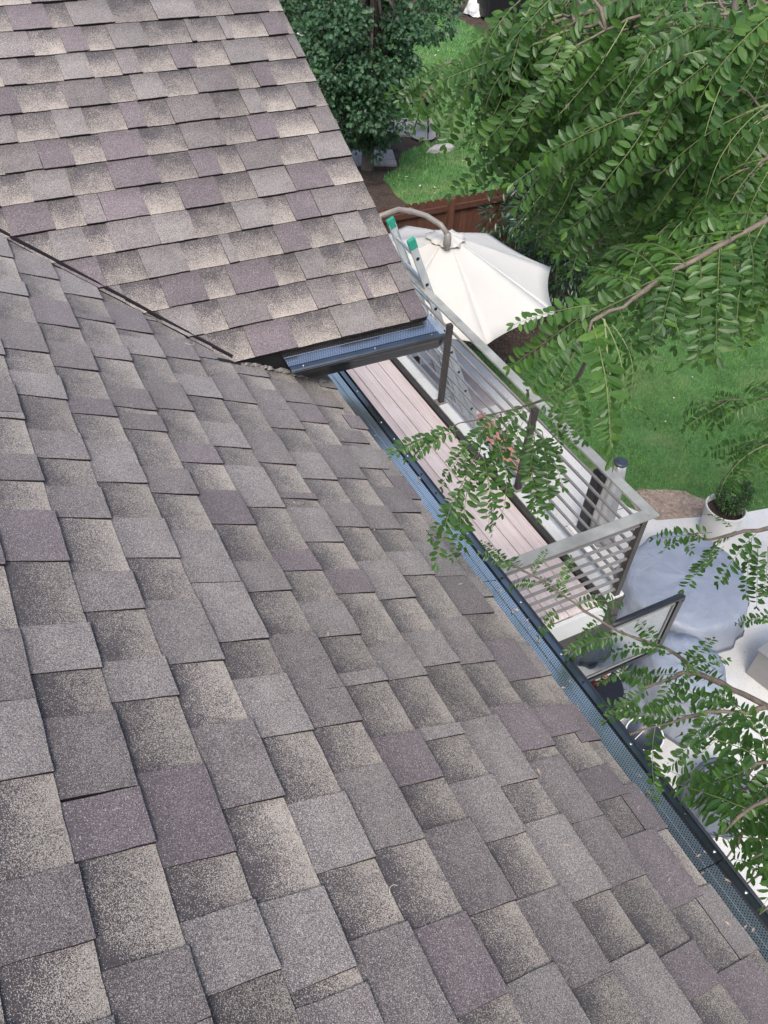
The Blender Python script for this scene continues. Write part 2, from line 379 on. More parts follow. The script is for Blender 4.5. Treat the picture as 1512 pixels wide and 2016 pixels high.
sheet('neighbour_slab', [(6.5, 23.0), (9.9, 22.6), (11.6, 28.0), (6.5, 30)], -.02, M['concrete'])

def blades(name, poly, dens, h, w, box, holes=(), patchy=0.0):
    x0, x1, y0, y1 = box; n = int((x1 - x0) * (y1 - y0) * dens)
    x = rng.uniform(x0, x1, n); y = rng.uniform(y0, y1, n); ok = inpoly(x, y, poly)
    for hp in holes: ok &= ~inpoly(x + rng.normal(0, .09, n), y + rng.normal(0, .09, n), hp)
    x = x[ok]; y = y[ok]
    pn = np.sin(x * 1.9 + 1.3 * np.sin(y * 1.1)) * np.sin(y * 1.6 + 1.7 * np.sin(x * .8)) + .5 * np.sin(x * 5.1 + y * 3.7) * np.sin(y * 4.3 - x * 2.2)
    keep = rng.random(len(x)) < np.clip(1.0 - patchy * np.clip(pn - .35, 0, 1) * 2, .06, 1); x = x[keep]; y = y[keep]; n = len(x)
    hh = h * rng.uniform(.5, 1.25, n); an = rng.uniform(0, 2 * np.pi, n); ln = rng.uniform(.2, 1.1, n) * hh
    lx = ln * np.cos(an); ly = ln * np.sin(an); wx = -np.sin(an) * w / 2; wy = np.cos(an) * w / 2; z = np.full(n, -.037)
    V = np.empty((n, 3, 3)); V[:, 0] = np.stack([x - wx, y - wy, z], 1); V[:, 1] = np.stack([x + wx, y + wy, z], 1); V[:, 2] = np.stack([x + lx, y + ly, z + hh], 1)
    o = np_mesh(name, V.reshape(-1, 3), np.arange(3 * n).reshape(n, 3), M['grass']); kind(o, 'stuff'); return o
g1 = blades('grass', LAWN, 3600, .05, .008, (6.9, 15, 3.5, 11.6), [BED, DIRT, PATIO], .5); tag(g1, 'short green lawn grass between the patio and the fence', 'grass')
g2 = blades('grass', NL, 700, .07, .018, (8.5, 24, 12.2, 29), [], .8); tag(g2, 'thin patchy lawn grass in the yard beyond the brown fence', 'grass')

def litter(name, mat, label, cat, poly, n, size, z, box, flat=.3):
    b = MB(); x0, x1, y0, y1 = box; k = 0
    while k < n:
        x, y = rng.uniform(x0, x1), rng.uniform(y0, y1)
        if not inpoly([x], [y], poly)[0]: continue
        k += 1; s = size * rng.uniform(.5, 1.4); a = rng.uniform(0, 6.28); t = rng.uniform(-flat, flat)
        ax = np.array([math.cos(a), math.sin(a), t]) * s; ay = np.array([-math.sin(a), math.cos(a), rng.uniform(-flat, flat)]) * s * rng.uniform(.3, .6)
        c = np.array([x, y, z + s * .3])
        b.raw([c - ax, c - ay * .9, c + ax, c + ay], [(0, 1, 2, 3)])
    o = b.build(name, mat); tag(o, label, cat); return kind(o, 'stuff')
litter('wood_chips', M['chip'], 'brown wood chip mulch along the fence under the trees', 'mulch', BED, 2600, .022, -.02, (6.9, 16, 9, 11.7))
MUL2 = [(8.2, 14.4), (9.1, 13.4), (9.1, 17), (8.0, 17.6)]
litter('wood_chips', M['chip'], 'bark mulch at the foot of the oak beyond the fence', 'mulch', MUL2, 1500, .03, -.08, (8, 9.2, 13.4, 17.6))
MUL3 = [(16.5, 29.5), (18.6, 26.3), (22, 24.8), (26, 27), (22, 34), (16, 33)]
litter('wood_chips', M['chip'], 'dark bark mulch bed at the far end of the neighbouring lawn', 'mulch', MUL3, 2600, .05, -.08, (16, 26, 24, 34))
litter('fallen_petals', M['straw'], 'pale fallen leaves scattered over the neighbouring lawn', 'leaf litter', NL, 60, .045, -.01, (9, 19, 13, 28))
litter('fallen_petals', M['straw'], 'small pale leaves scattered over the near lawn', 'leaf litter', LAWN, 34, .018, .012, (7.2, 13, 5.2, 9.6))
litter('dirt_crumbs', M['dirt'], 'tan crumbs and wood bits on the bare dirt by the patio edge', 'dirt', DIRT, 700, .018, -.02, (7, 9.7, 4.2, 6.1))
litter('patio_litter', M['chip'], 'small brown leaf crumbs scattered over the white patio', 'leaf litter', PATIO, 260, .011, .001, (4.2, 9.4, -.5, 9.5), .15)
GRAVEL = [(12.2, 9.9), (15, 10.2), (15, 11.4), (12.2, 11.4)]
litter('gravel', M['gravel'], 'grey gravel in the bed in front of the fence', 'gravel', GRAVEL, 1800, .03, -.02, (12.2, 15, 9.9, 11.4))

# ---------------------------------------------------------------- house
ca, sa = 2 / math.sqrt(5), 1 / math.sqrt(5)
XA, YB, XR = 1.146, 2.564, 1.596           # eave of the main slope, eave of the wing, rake of the wing
ZA = G - 1.458 - .5 * XA; ZB = G - 3.109 + .5 * YB
EXP = .1405
house = thing('house', 'house with mauve grey shingle roofs, a valley and black gutters', 'house', (0, 0, 0))
def PA(s, a, h): return (XA - a * ca + h * sa, s, ZA + a * sa + h * ca)      # main slope: s along y
def PB(s, a, h): return (s, YB + a * ca - h * sa, ZB + a * sa + h * ca)      # wing slope: s along x
def slab(fn, poly, h0, h1):
    b = MB(); n = len(poly)
    b.raw([fn(s, a, h0) for s, a in poly] + [fn(s, a, h1) for s, a in poly],
          [tuple(range(n))[::-1], tuple(range(n, 2 * n))] + [(i, (i + 1) % n, n + (i + 1) % n, n + i) for i in range(n)]); return b
roofA = slab(PA, [(-3.2, .01), (2.9, .01), (2.9, (2.9 - 3.302 + XA) / ca), (3.302 - XA + 4.6 * ca, 4.6), (-3.2, 4.6)], -.03, -.003).build('roof', M['deck_felt'], house)
va = (3.302 - YB)                                          # x of the valley foot
rb = slab(PB, [(va + .02, .008), (XR - .012, .008), (XR - .012, 4.6), (-2.6, 4.6), (va + .02 - 4.6 * ca + .78, 4.6)][:3] + [(va - 4.6 * ca + .03, 4.6)], -.03, -.003)
yr, zr = YB + 4.6 * ca, ZB + 4.6 * sa
rb.raw([(va - 4.6 * ca, yr, zr - .003), (XR - .012, yr, zr - .003), (XR - .012, yr + 4.1, zr - 2.05), (va - 4.6 * ca, yr + 4.1, zr - 2.05)], [(0, 1, 2, 3)])
roofB = rb.build('roof', M['deck_felt'], house)
roofA['label'] = 'main roof slope running down to the long gutter'; roofB['label'] = 'wing roof slope above the short gutter'

def clip(poly, n, c):
    out = []
    for i in range(len(poly)):
        p, q = poly[i], poly[(i + 1) % len(poly)]
        dp = n[0] * p[0] + n[1] * p[1] - c; dq = n[0] * q[0] + n[1] * q[1] - c
        if dp >= 0: out.append(p)
        if dp * dq < 0:
            t = dp / (dp - dq); out.append((p[0] + t * (q[0] - p[0]), p[1] + t * (q[1] - p[1])))
    return out
def tab_mesh(b, fn, poly, a0, tooth, top_mi, seed):
    r = random.Random(seed); pts = []
    for i in range(len(poly)):
        p, q = poly[i], poly[(i + 1) % len(poly)]; L = math.hypot(q[0] - p[0], q[1] - p[1]); n = max(1, int(L / .03)) if L > .02 else 1
        for k in range(n):
            t = k / n; j = .0011 if k else .0006
            pts.append((p[0] + t * (q[0] - p[0]) + r.uniform(-j, j), p[1] + t * (q[1] - p[1]) + r.uniform(-j, j)))
    lift = r.uniform(-.0008, .0016)
    def h(a):
        t = (a - a0) / EXP
        return (.0140 + lift) * (1 - t) + .0052 * t if tooth else (.0076 + lift * .6) * (1 - t) + .0028 * t
    n = len(pts); base = len(b.v)
    b.v += [fn(s, a, h(a)) for s, a in pts] + [fn(s, a, -.0015) for s, a in pts]
    b.f.append([base + i for i in range(n)]); b.m.append(top_mi); b.uv.append([(s, (a - a0) / EXP) for s, a in pts])
    for i in range(n):
        k = (i + 1) % n; b.f.append([base + i, base + n + i, base + n + k, base + k]); b.m.append(4); b.uv.append([(0, 0)] * 4)
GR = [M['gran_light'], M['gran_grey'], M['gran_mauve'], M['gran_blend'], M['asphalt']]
def lay(fn, roof, s0, s1, courses, clipper, seed, flip):
    r = random.Random(seed); tabs = []
    for ci, (a0, e) in enumerate(courses):
        s = s0 - r.uniform(0, .3); tooth = r.random() < .5; tone = 0
        while s < s1:
            w = r.choice([.09, .115, .13, .15, .17, .19]) + r.uniform(-.012, .012) if tooth else r.choice([.10, .12, .14, .16, .185]) + r.uniform(-.012, .012)
            if r.random() < .045: w = r.uniform(.025, .05)
            x0, x1 = s, s + w; top = a0 + e + .028
            dz = r.uniform(-.0022, .0022)
            if tooth: poly = [(x0 + .001, a0 + dz), (x1 - .001, a0 + dz + r.uniform(-.0015, .0015)), (x1 - .001 + r.uniform(-.004, .004), top), (x0 + .001 + r.uniform(-.004, .004), top)]
            else: poly = [(x0 - .012, a0 + .001 + dz * .4), (x1 + .012, a0 + .001 + dz * .4), (x1 + .012, top), (x0 - .012, top)]
            for (nn, cc) in clipper(a0, e):
                if len(poly) > 2: poly = clip(poly, nn, cc)
            if len(poly) > 2:
                tone = r.choices([0, 1, 2], [.36, .38, .26])[0] if tooth else 3
                if flip: poly = poly[::-1]
                cs = sum(p[0] for p in poly) / len(poly); cm = a0 + e / 2
                tabs.append((fn, poly, a0, tooth, tone, r.random(), np.array(fn(cs, cm, 0)), w * e))
            s += w; tooth = not tooth
            if tooth is False and r.random() < .07: tooth = True
    vis, rest = [], []
    for t in tabs:
        q = RC @ (t[6] - CAM); u, v = CX + F_PX * q[0] / q[2], CY + F_PX * q[1] / q[2]
        inside = q[2] > .1 and -60 < u < 1572 and -60 < v < 2076
        (vis if inside else rest).append((t[7] / max(q[2], .1) ** 2, t))
    vis.sort(key=lambda q: -q[0]); rest += vis[300:]; vis = vis[:300]
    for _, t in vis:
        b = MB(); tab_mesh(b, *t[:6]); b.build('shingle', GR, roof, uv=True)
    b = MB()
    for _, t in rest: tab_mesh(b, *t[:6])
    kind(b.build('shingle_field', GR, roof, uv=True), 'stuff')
    print('tabs', len(tabs), 'visible', len(vis), 'rest', len(rest))
cA = [(-.012, .052)] + [((k + .28) * EXP, EXP) for k in range(0, 27)]
lay(PA, roofA, -2.6, 4.6, cA, lambda a0, e: [((-1, 0), -max(3.302 - (XA - (a0 + e / 2) * ca) + .09, 2.86))], 3, True)
cB = [(k * EXP * 1.016, EXP * 1.016) for k in range(-0, 30)]
lay(PB, roofB, -2.9, XR + .02, cB, lambda a0, e: [((-1, 0), -XR), ((1, ca), 3.302 - YB + .012)], 8, False)

# walls, soffits and fascia under the eaves
b = MB(); b.box(-3.5, .70, -6, 2.93, 0, 5.62); b.box(-3.5, 1.22, 2.93, 10.4, 0, 5.75); b.build('wall', M['siding'], house)
b = MB(); b.prism([(.70, -6), (1.10, -6), (1.10, 2.93), (.70, 2.93)], 5.60, 5.618); b.build('soffit', M['soffit'], house)
b = MB(); b.raw([(1.21, YB + .04, ZB - .13), (1.575, YB + .04, ZB - .13), (1.575, yr, zr - .15), (1.21, yr, zr - .15)], [(0, 1, 2, 3)]); b.build('soffit', M['soffit'], house)
b = MB(); b.box(1.100, 1.122, -3.2, 2.93, 5.56, ZA - .012); b.build('fascia', M['black_trim'], house)
b = MB(); b.box(va - .02, 1.575, YB + .022, YB + .040, ZB - .165, ZB + .002)
b.obox((va - .005, YB - .002, ZB + .017), (.042, 0, -.021), (0, .008, 0), (0, 0, .0015))
b.build('fascia', M['black_trim'], house)
b = MB(); d = np.array((0, ca, sa)); n_ = np.array((0, -sa, ca)); c0 = np.array((1.578, YB, ZB)) + d * 2.3 - n_ * .085
b.obox(c0, (.009, 0, 0), d * 2.3, n_ * .075); b.build('rake_board', M['black_trim'], house)
b = MB(); c0 = np.array((1.588, YB, ZB)) + d * 2.3 - n_ * .009; b.obox(c0, (.007, 0, 0), d * 2.3, n_ * .004); b.build('drip_edge', M['black_metal'], house)

b = MB(); v0 = np.array([va + .012, YB + .012, 0]); v1 = np.array([va - 3.4, YB + 3.4, 0])
vn = 40; vs = []
for i in range(vn + 1):
    t = i / vn; q = v0 + (v1 - v0) * t; x_, y_ = q[0] + .004 + rng.normal(0, .0008), q[1] + .004; zt = G - 3.109 + .5 * y_ + .0165 + rng.normal(0, .0006); wv_ = np.array([.0030, .0030, 0])
    c_ = np.array([x_, y_, zt]); vs += [c_ - wv_, c_ + wv_, c_ - wv_ - np.array([0, 0, .024]), c_ + wv_ - np.array([0, 0, .012])]
b.raw(vs, [(4 * i + a, 4 * i + c, 4 * i + 4 + c, 4 * i + 4 + a) for i in range(vn) for a, c in ((0, 1), (2, 0), (1, 3))])
q = b.build('valley_edge', M['asphalt'], house); q['label'] = 'dark cut edge of the shingles along the valley'
# crumbling sealant between the wing fascia and the main slope
b = MB()
for i in range(46):
    x = .79 + .32 * i / 45 + rng.normal(0, .004); zs = G - 1.458 - .5 * x + .014
    rr = rng.uniform(.004, .011) * (1.2 if x > .86 else .8)
    c = np.array([x, YB + .008 - rng.uniform(0, .016) - max(0, x - .95) * .12, zs + rr * .4]); vs = []
    for t in range(6): vs.append(c + np.array([math.cos(t * 1.047) * rr * rng.uniform(.9, 1.9), math.sin(t * 1.047) * rr * rng.uniform(.5, 1.1), rng.uniform(-.002, .002)]))
    vs += [c + np.array([rng.normal(0, .002), 0, rr * .8])] + [c - np.array([0, 0, rr])]
    b.raw(vs, [(k, (k + 1) % 6, 6) for k in range(6)] + [((k + 1) % 6, k, 7) for k in range(6)])
q = b.build('sealant', M['caulk'], house); q['label'] = 'crumbling grey sealant below the wing fascia'

def gutter(axis, e0, e1, foot, lip, zf, zl, drop, sign, seams, screws, name='gutter', mitre=0.0):
    """axis 'y' or 'x': run direction. foot/lip: cross coordinates of the guard's house side and the outer lip."""
    def pt(run, c, z): return (c, run, z) if axis == 'y' else (run, c, z)
    w = lip - foot
    def strip(b, prof, uvrow=False, mi=0, a=e0, c=e1):
        acc = 0.0
        for (c0, z0), (c1, z1) in zip(prof[:-1], prof[1:]):
            L = math.hypot(c1 - c0, z1 - z0); k = max(1, int(abs(c - a) / .6))
            for i in range(k):
                r0 = a + (c - a) * i / k; r1 = a + (c - a) * (i + 1) / k
                b.face([pt(r0, c0, z0), pt(r1, c0, z0), pt(r1, c1, z1), pt(r0, c1, z1)], mi, [(r0, acc), (r1, acc), (r1, acc + L), (r0, acc + L)])
            acc += L
    o = MB(); bk = foot + w * .12                         # trough: back, floor, ogee front, rolled lip
    trough = [(bk, zf - .012), (bk, zf - drop), (foot + w * .70, zf - drop), (foot + w * .74, zf - drop + .012), (foot + w * .80, zf - drop * .62), (foot + w * .96, zf - drop * .36), (lip + sign * .004, zf - drop * .30), (lip + sign * .004, zl - .002), (lip - sign * .001, zl - .002), (lip - sign * .001, zl - .012)]
    strip(o, trough)
    for run in (e0, e1):
        o.face([pt(run, c, z) for c, z in trough[:8]] + [pt(run, lip, zl - .004)], 0)
    if mitre:                                             # this end is cut to the slope it runs into
        k = 0 if axis == 'x' else 1
        o.v = [tuple(c + (mitre * max(0, zf - .02 - v[2]) / drop if i == k and abs(v[k] - e0) < 1e-6 else 0) for i, c in enumerate(v)) for v in o.v]
    g = o.build(name, M['black_metal'], house)
    # perforated guard in lengths, with two raised ribs
    ends = [e0] + seams + [e1]
    for a, c in zip(ends[:-1], ends[1:]):
        gm = MB(); s_ = lambda t, dz=0.0: (foot + w * t, zf + (zl - zf) * t + dz)
        strip(gm, [s_(0), s_(.30), s_(.315, .0007), s_(.33), s_(.52), s_(.535, .0007), s_(.55), s_(.76)], a=a + .0012, c=c - .0012)
        go = gm.build('gutter_guard', M['guard'], g, uv=True)
        gl = MB(); strip(gl, [s_(.76), s_(.765, -.010), s_(.815, -.010), s_(.82, .003), s_(.985, .004), (lip + sign * .005, zl - .006)], a=a + .0012, c=c - .0012)
        gl.build('guard_lip', M['lip_metal'], g)
    for run in screws:
        sm = MB(); cc = pt(run, foot + w * .90, zf + (zl - zf) * .9 + .004)
        sm.lathe(cc, [(.0042, 0), (.0042, .002), (.002, .0035), (0, .0037)], 8); sm.build('screw', M['screw' if (hash(round(run * 100)) % 3) else 'black'], g)
    return g
gA = gutter('y', -2.6, 2.78, XA - .03, 1.270, ZA + .002, G - 2.076, .125, 1, [-.75, .34, 1.38], [-.2 + .113 * k for k in range(25)])
gA['label'] = 'long black gutter with perforated guard along the main eave'
gB = gutter('x', .945, 1.625, YB + .020, 2.464, ZB - .012, G - 1.852, .098, -1, [], [1.0, 1.31, 1.57], mitre=.13)
gB['label'] = 'short black gutter with bright perforated guard under the wing eave'
b = MB(); b.raw([(1.628, YB + .03, ZB + .004), (1.628, 2.462, G - 1.846), (1.628, 2.462, G - 1.89), (1.628, 2.50, G - 1.935), (1.628, YB + .03, G - 1.935)], [(0, 1, 2, 3, 4)])
b.obox((1.617, 2.53, G - 1.843), (.012, 0, 0), (0, .062, .006), (0, 0, .002)); b.build('end_cap', M['alu'], gB)

# ---------------------------------------------------------------- balcony
ZD = G - 4.94; ZC = G - 4.90; ZR = G - 4.0
bal = thing('balcony', 'raised balcony with pale pinkish boards and grey horizontal bar railing', 'balcony', (2.5, 2.7, 0))
Y0, Y1 = 2.74, 9.6
x = 3.555; k = 0
while x > 1.3:
    b = MB(); b.box(x - .1395, x - .0035, Y0 + .02, Y1, ZD - .024 + rng.normal(0, .0006), ZD + rng.normal(0, .0008)); o = b.build('deck_board', M['deck_board'], bal); bevel(o, .003, 1)
    x -= .1437
b = MB(); b.box(3.563, 3.612, Y0 + .01, Y1, ZD - .20, ZC - .012); b.build('rim_beam', M['bronze'], bal)
for a, c in [(Y0, 5.9), (5.904, Y1)]:
    b = MB(); b.box(3.615, 3.775, a, c, ZC - .03, ZC); bevel(b.build('curb_board', M['curb'], bal), .004, 1)
b = MB(); b.box(1.3, 3.60, Y0 - .03, Y0 + .005, ZD - .22, ZD - .005); b.build('end_board', M['curb'], bal)
b = MB(); b.box(1.3, 3.78, Y0 - .012, Y0 + .03, ZD - .46, ZD - .225); b.box(3.60, 3.79, Y0, Y1, ZD - .30, ZC - .032); b.build('fascia_board', M['bronze'], bal)
b = MB()
for yy in np.arange(Y0 + .4, Y1, .41): b.box(1.3, 3.56, yy - .02, yy + .02, ZD - .21, ZD - .026)
b.build('joist', M['bronze'], bal)
for yy in (Y0 + .12, 6.2, Y1 - .1):
    b = MB(); b.box(3.35, 3.49, yy, yy + .14, 0.0, ZD - .305); b.build('support_post', M['bronze'], bal)
b = MB(); b.box(3.690, 3.778, Y0 - .03, Y1, ZR - .022, ZR); b.box(2.2, 3.6898, Y0 - .030, Y0 + .060, ZR - .022, ZR)
rail = bevel(b.build('top_rail', M['rail'], bal), .003, 1)
posts = [(3.705, Y0 + .03), (3.668, 4.11), (3.662, 5.48), (3.662, 6.86), (3.662, 8.24), (2.28, Y0 + .03)]
for i, (px, py) in enumerate(posts):
    b = MB(); b.box(px - .024, px + .024, py - .024, py + .024, ZC - (.28 if i in (0, 5) else -.004), ZR - .023); po = b.build('post', M['bronze'], rail)
    if i not in (0, 5):
        b = MB(); b.box(px - .05, px + .05, py - .05, py + .05, ZC, ZC + .004)
        for dx in (-.036, .036):
            for dy in (-.036, .036): b.lathe((px + dx, py + dy, ZC + .004), [(.007, 0), (.007, .006), (0, .008)], 6)
        b.build('base_plate', M['bar'], po) if False else b.build('base_plate', M['bar'], rail)
NB = 7; gap = (ZR - ZC) / (NB + .6)
for k in range(NB):
    zz = ZR - .022 - gap * (k + .85)
    b = MB(); b.box(3.694, 3.713, Y0 + .055, Y1, zz - .008, zz + .008); b.build('rail_bar', M['bar'], rail)
    b = MB(); b.box(2.2, 3.68, Y0 + .020, Y0 + .039, zz - .008, zz + .008); b.build('rail_bar', M['bar'], rail)

# ---------------------------------------------------------------- ladder leaning on the balcony rail
LS = 1.09
LP0 = np.array([3.31056, 5.56789, -3.35143]) * LS + CAM; LV = np.array([.126605, .01677932, -.27697]) * LS   # a rung and the step to the next
dirv = LV / np.linalg.norm(LV); side = np.array([0, 1.0, 0]); side -= dirv * (side @ dirv); side /= np.linalg.norm(side); outn = np.cross(side, dirv)
tB = (0 - LP0[2]) / LV[2]; Wd = .40
lad = thing('extension_ladder', 'aluminium extension ladder with green tip caps leaning on the balcony rail', 'ladder', LP0 + LV * tB)
def lad_rail(off, t0, t1, dn):
    b = MB(); a = LP0 + LV * t0 + side * off + outn * dn; c = LP0 + LV * t1 + side * off + outn * dn
    d = (c - a) / 2; m_ = (a + c) / 2
    b.obox(m_, d, side * .006, outn * .036); b.obox(m_ + outn * .033 + side * (.010 if off < .1 else -.010), d, side * .010, outn * .003); b.obox(m_ - outn * .033 + side * (.010 if off < .1 else -.010), d, side * .010, outn * .003)
    return b.build('side_rail', M['alu'], lad)
for off in (0, Wd):
    r_ = lad_rail(off, -.55, tB * .62, 0.0)
    b = MB(); a = LP0 + LV * -.66 + side * off; b.obox(a + LV * .12, LV * .17, side * .017, outn * .041); bevel(b.build('tip_cap', M['green_cap'], r_), .008)
    lad_rail(off + (-.02 if off == 0 else .02), tB * .30, tB - .02, .085)
for k in range(int(tB * .62)):
    b = MB(); b.tube([LP0 + LV * k + side * .008, LP0 + LV * k + side * (Wd - .008)], .016, 10); b.build('rung', M['alu'], lad)
    b = MB(); p_ = LP0 + LV * k
    b.tube([p_ - side * .0075, p_ - side * .0065], .019, 10); b.build('rung_end', M['black'], lad)
for k in range(int(tB * .32), int(tB)):
    b = MB(); b.tube([LP0 + LV * (k + .35) + outn * .085, LP0 + LV * (k + .35) + side * Wd + outn * .085], .016, 10); b.build('rung', M['alu'], lad)

# ---------------------------------------------------------------- cantilever umbrella
UC = np.array([5.52, 8.58, 0.0]); UR = 1.62; ZE, ZT = G - 5.55, G - 4.93
umb = thing('cantilever_umbrella', 'large off white cantilever umbrella with a curved grey arm', 'umbrella', (4.2, 9.3, 0))
ang = [R_(-10 + 45 * k) for k in range(8)]
for k in range(8):
    a0, a1 = ang[k], ang[k] + R_(45); b = MB(); nu, nv = 8, 8; vs = []
    for j in range(nv + 1):
        t = j / nv; r = .06 + (UR - .06) * t
        for i in range(nu + 1):
            s_ = i / nu; e0_ = np.array([math.cos(a0), math.sin(a0)]); e1_ = np.array([math.cos(a1), math.sin(a1)])
            q = e0_ * (1 - s_) + e1_ * s_; bow = 4 * s_ * (1 - s_)
            q = q * (1 - .045 * bow * t)
            z = ZT + (ZE - ZT) * (t ** 1.08) - .014 * bow * math.sin(math.pi * t) - .0 * t + rng.normal(0, .0012)
            vs.append((UC[0] + q[0] * r, UC[1] + q[1] * r, z))
    fs = [(j * (nu + 1) + i, j * (nu + 1) + i + 1, (j + 1) * (nu + 1) + i + 1, (j + 1) * (nu + 1) + i) for j in range(nv) for i in range(nu)]
    b.raw(vs, fs); p_ = b.build('canopy_panel', M['canopy'], umb, smooth=True)
    so_ = p_.modifiers.new('solid', 'SOLIDIFY'); so_.thickness = .004
    b = MB(); e = np.array([math.cos(a0), math.sin(a0)]); b.tube([(UC[0] + e[0] * .08, UC[1] + e[1] * .08, ZT - .05), (UC[0] + e[0] * (UR - .03), UC[1] + e[1] * (UR - .03), ZE - .015)], .011, 6); b.build('rib', M['arm'], umb)
b = MB(); nn = 48; rings = []
for j, (r, z) in enumerate([(.05, .012), (.12, -.006), (.19, -.03), (.25, -.046)]):
    for k in range(nn):
        t = 2 * math.pi * k / nn; w_ = 1 + (.07 * math.sin(8 * t + .6) + .10 * math.sin(3 * t + 1.0)) * (j / 3); zz = ZT + z + (.012 * math.sin(8 * t + 2.0) + .008 * math.sin(19 * t)) * (j / 3) + .016
        b.v.append((UC[0] + r * w_ * math.cos(t), UC[1] + r * w_ * math.sin(t), zz))
for j in range(3):
    for k in range(nn): b.f.append([j * nn + k, j * nn + (k + 1) % nn, (j + 1) * nn + (k + 1) % nn, (j + 1) * nn + k]); b.m.append(0); b.uv.append([(0, 0)] * 4)
vt = b.build('vent_flap', M['canopy'], umb, smooth=True); so_ = vt.modifiers.new('solid', 'SOLIDIFY'); so_.thickness = .004
arm = [(at(882, 462, ZT + .17)), at(868, 443, ZT + .26), at(840, 425, ZT + .30), at(812, 416, ZT + .30), at(785, 412, ZT + .28), at(750, 424, ZT + .16)]
arm += [np.array([4.35, 8.95, ZT - .05]), np.array([4.2, 9.05, ZT - .5])]
b = MB(); b.tube(arm, [.034] * 6 + [.036, .038], 12); ao = b.build('arm', M['arm'], umb, smooth=True)
b = MB(); q = arm[3]; q2 = arm[4]; b.tube([q, q + (q2 - q) * .25], .041, 12); b.build('arm_sleeve', M['arm'], ao)
kb = arm[0]; b = MB(); b.lathe((kb[0], kb[1], kb[2] - .15), [(.03, 0), (.052, .01), (.05, .10), (.036, .17), (0, .185)], 16); b.build('hanger_knob', M['arm'], umb, smooth=True)
b = MB(); b.tube([(kb[0], kb[1], kb[2] - .14), (UC[0] * .3 + kb[0] * .7, UC[1] * .3 + kb[1] * .7, ZT - .12)], .02, 8); b.build('centre_rod', M['arm'], umb)
b = MB(); b.tube([(4.2, 9.05, ZT - .5), (4.2, 9.05, .06)], .04, 14); b.build('mast', M['arm'], umb, smooth=True)
b = MB(); b.box(3.85, 4.55, 8.98, 9.12, .0, .06); b.box(4.13, 4.27, 8.7, 9.4, .0, .058); b.build('cross_base', M['black'], umb)

# ---------------------------------------------------------------- things on the patio
def covered(name, label, c, R0, H, mat, grp, seed, top=.86, flare=1.05, squash=1.0, fold=.05, rot=0.0):
    r = random.Random(seed); n = 96; ph = [r.uniform(0, 6.28) for _ in range(6)]; b = MB()
    prof = [(0, 1.0), (.25, 1.0), (.5, .992), (.72, .985), (top, .965), (top + .06, .92), (top + .10, .84), (top + .12, .65), (top + .14, .42), (top + .17, .2), (flare, .02), (flare, 0)]
    vs = []
    for j, (rr, hh) in enumerate(prof):
        for k in range(n):
            t = 2 * math.pi * k / n; dn = max(0, (1 - hh)) ** .7
            w_ = 1 + fold * dn * (math.sin(7 * t + ph[0]) + .7 * math.sin(12 * t + ph[1]) + .45 * math.sin(21 * t + ph[2])) + .03 * math.sin(2 * t + ph[3]) + .02 * math.sin(3 * t + ph[4])
            zz = hh * H + (.022 * math.sin(3 * t + ph[4] + 5 * rr) * rr + .012 * math.sin(7 * t + ph[5] + 9 * rr) + .007 * math.sin(17 * t + 6 * rr) * rr) * (1 if hh > .5 else 0) * min(1, rr * 3)
            x_, y_ = rr * R0 * w_ * math.cos(t), rr * R0 * w_ * math.sin(t) * squash
            vs.append((c[0] + x_ * math.cos(rot) - y_ * math.sin(rot), c[1] + x_ * math.sin(rot) + y_ * math.cos(rot), c[2] + zz))
    fs = [(j * n + k, j * n + (k + 1) % n, (j + 1) * n + (k + 1) % n, (j + 1) * n + k) for j in range(len(prof) - 1) for k in range(n)]
    b.raw(vs, [f[::-1] for f in fs]); t_ = thing(name, label, 'furniture cover', c, grp); b.build('cover', mat, t_, smooth=True)
    hm = MB(); hm.raw([(vs[(len(prof) - 2) * n + k][0] * 1.0, vs[(len(prof) - 2) * n + k][1], c[2] + .045) for k in range(n)] + [(c[0] + (vs[-n + k][0] - c[0]) * 1.012, c[1] + (vs[-n + k][1] - c[1]) * 1.012, c[2] + .0) for k in range(n)], [(k, (k + 1) % n, n + (k + 1) % n, n + k) for k in range(n)])
    hm.build('hem', M['vinyl_dark'], t_); return t_
GC = 'vinyl furniture covers on the patio'
c1 = at(1355, 1136, .42); covered('furniture_cover', 'wide blue grey vinyl cover over a round table beside the balcony corner', (c1[0], c1[1], 0), .84, .44, M['vinyl'], GC, 4, rot=.4, squash=.93, fold=.045)
c2 = at(1342, 1330, .42); covered('furniture_cover', 'blue grey domed vinyl cover behind the leafy branch, beside the wide one', (c2[0], c2[1], 0), .54, .66, M['vinyl'], GC, 9, top=.72, fold=.05)
c3 = at(1425, 1545, .4); covered('furniture_cover', 'small dark grey cover among the locust leaves close to the gutter', (c3[0], c3[1], 0), .33, .5, M['vinyl_dark'], GC, 14, top=.75, fold=.04)
# grey box planter at the patio edge of the picture
bx = at(1500, 1352, 0.0); pb = thing('planter_box', 'plain grey square box standing on the white patio', 'planter', (bx[0] + .3, bx[1] - .1, 0))
b = MB(); c_ = np.array([bx[0] + .28, bx[1] + .02, .22]); a_ = R_(12); ax = np.array([math.cos(a_), math.sin(a_), 0]); ay = np.array([-math.sin(a_), math.cos(a_), 0])
b.obox(c_, ax * .27, ay * .27, (0, 0, .22)); bevel(b.build('box', M['box_grey'], pb), .012)
b = MB(); b.obox(c_ + np.array([0, 0, .222]), ax * .285, ay * .285, (0, 0, .012)); bevel(b.build('rim', M['box_grey'], pb), .006)
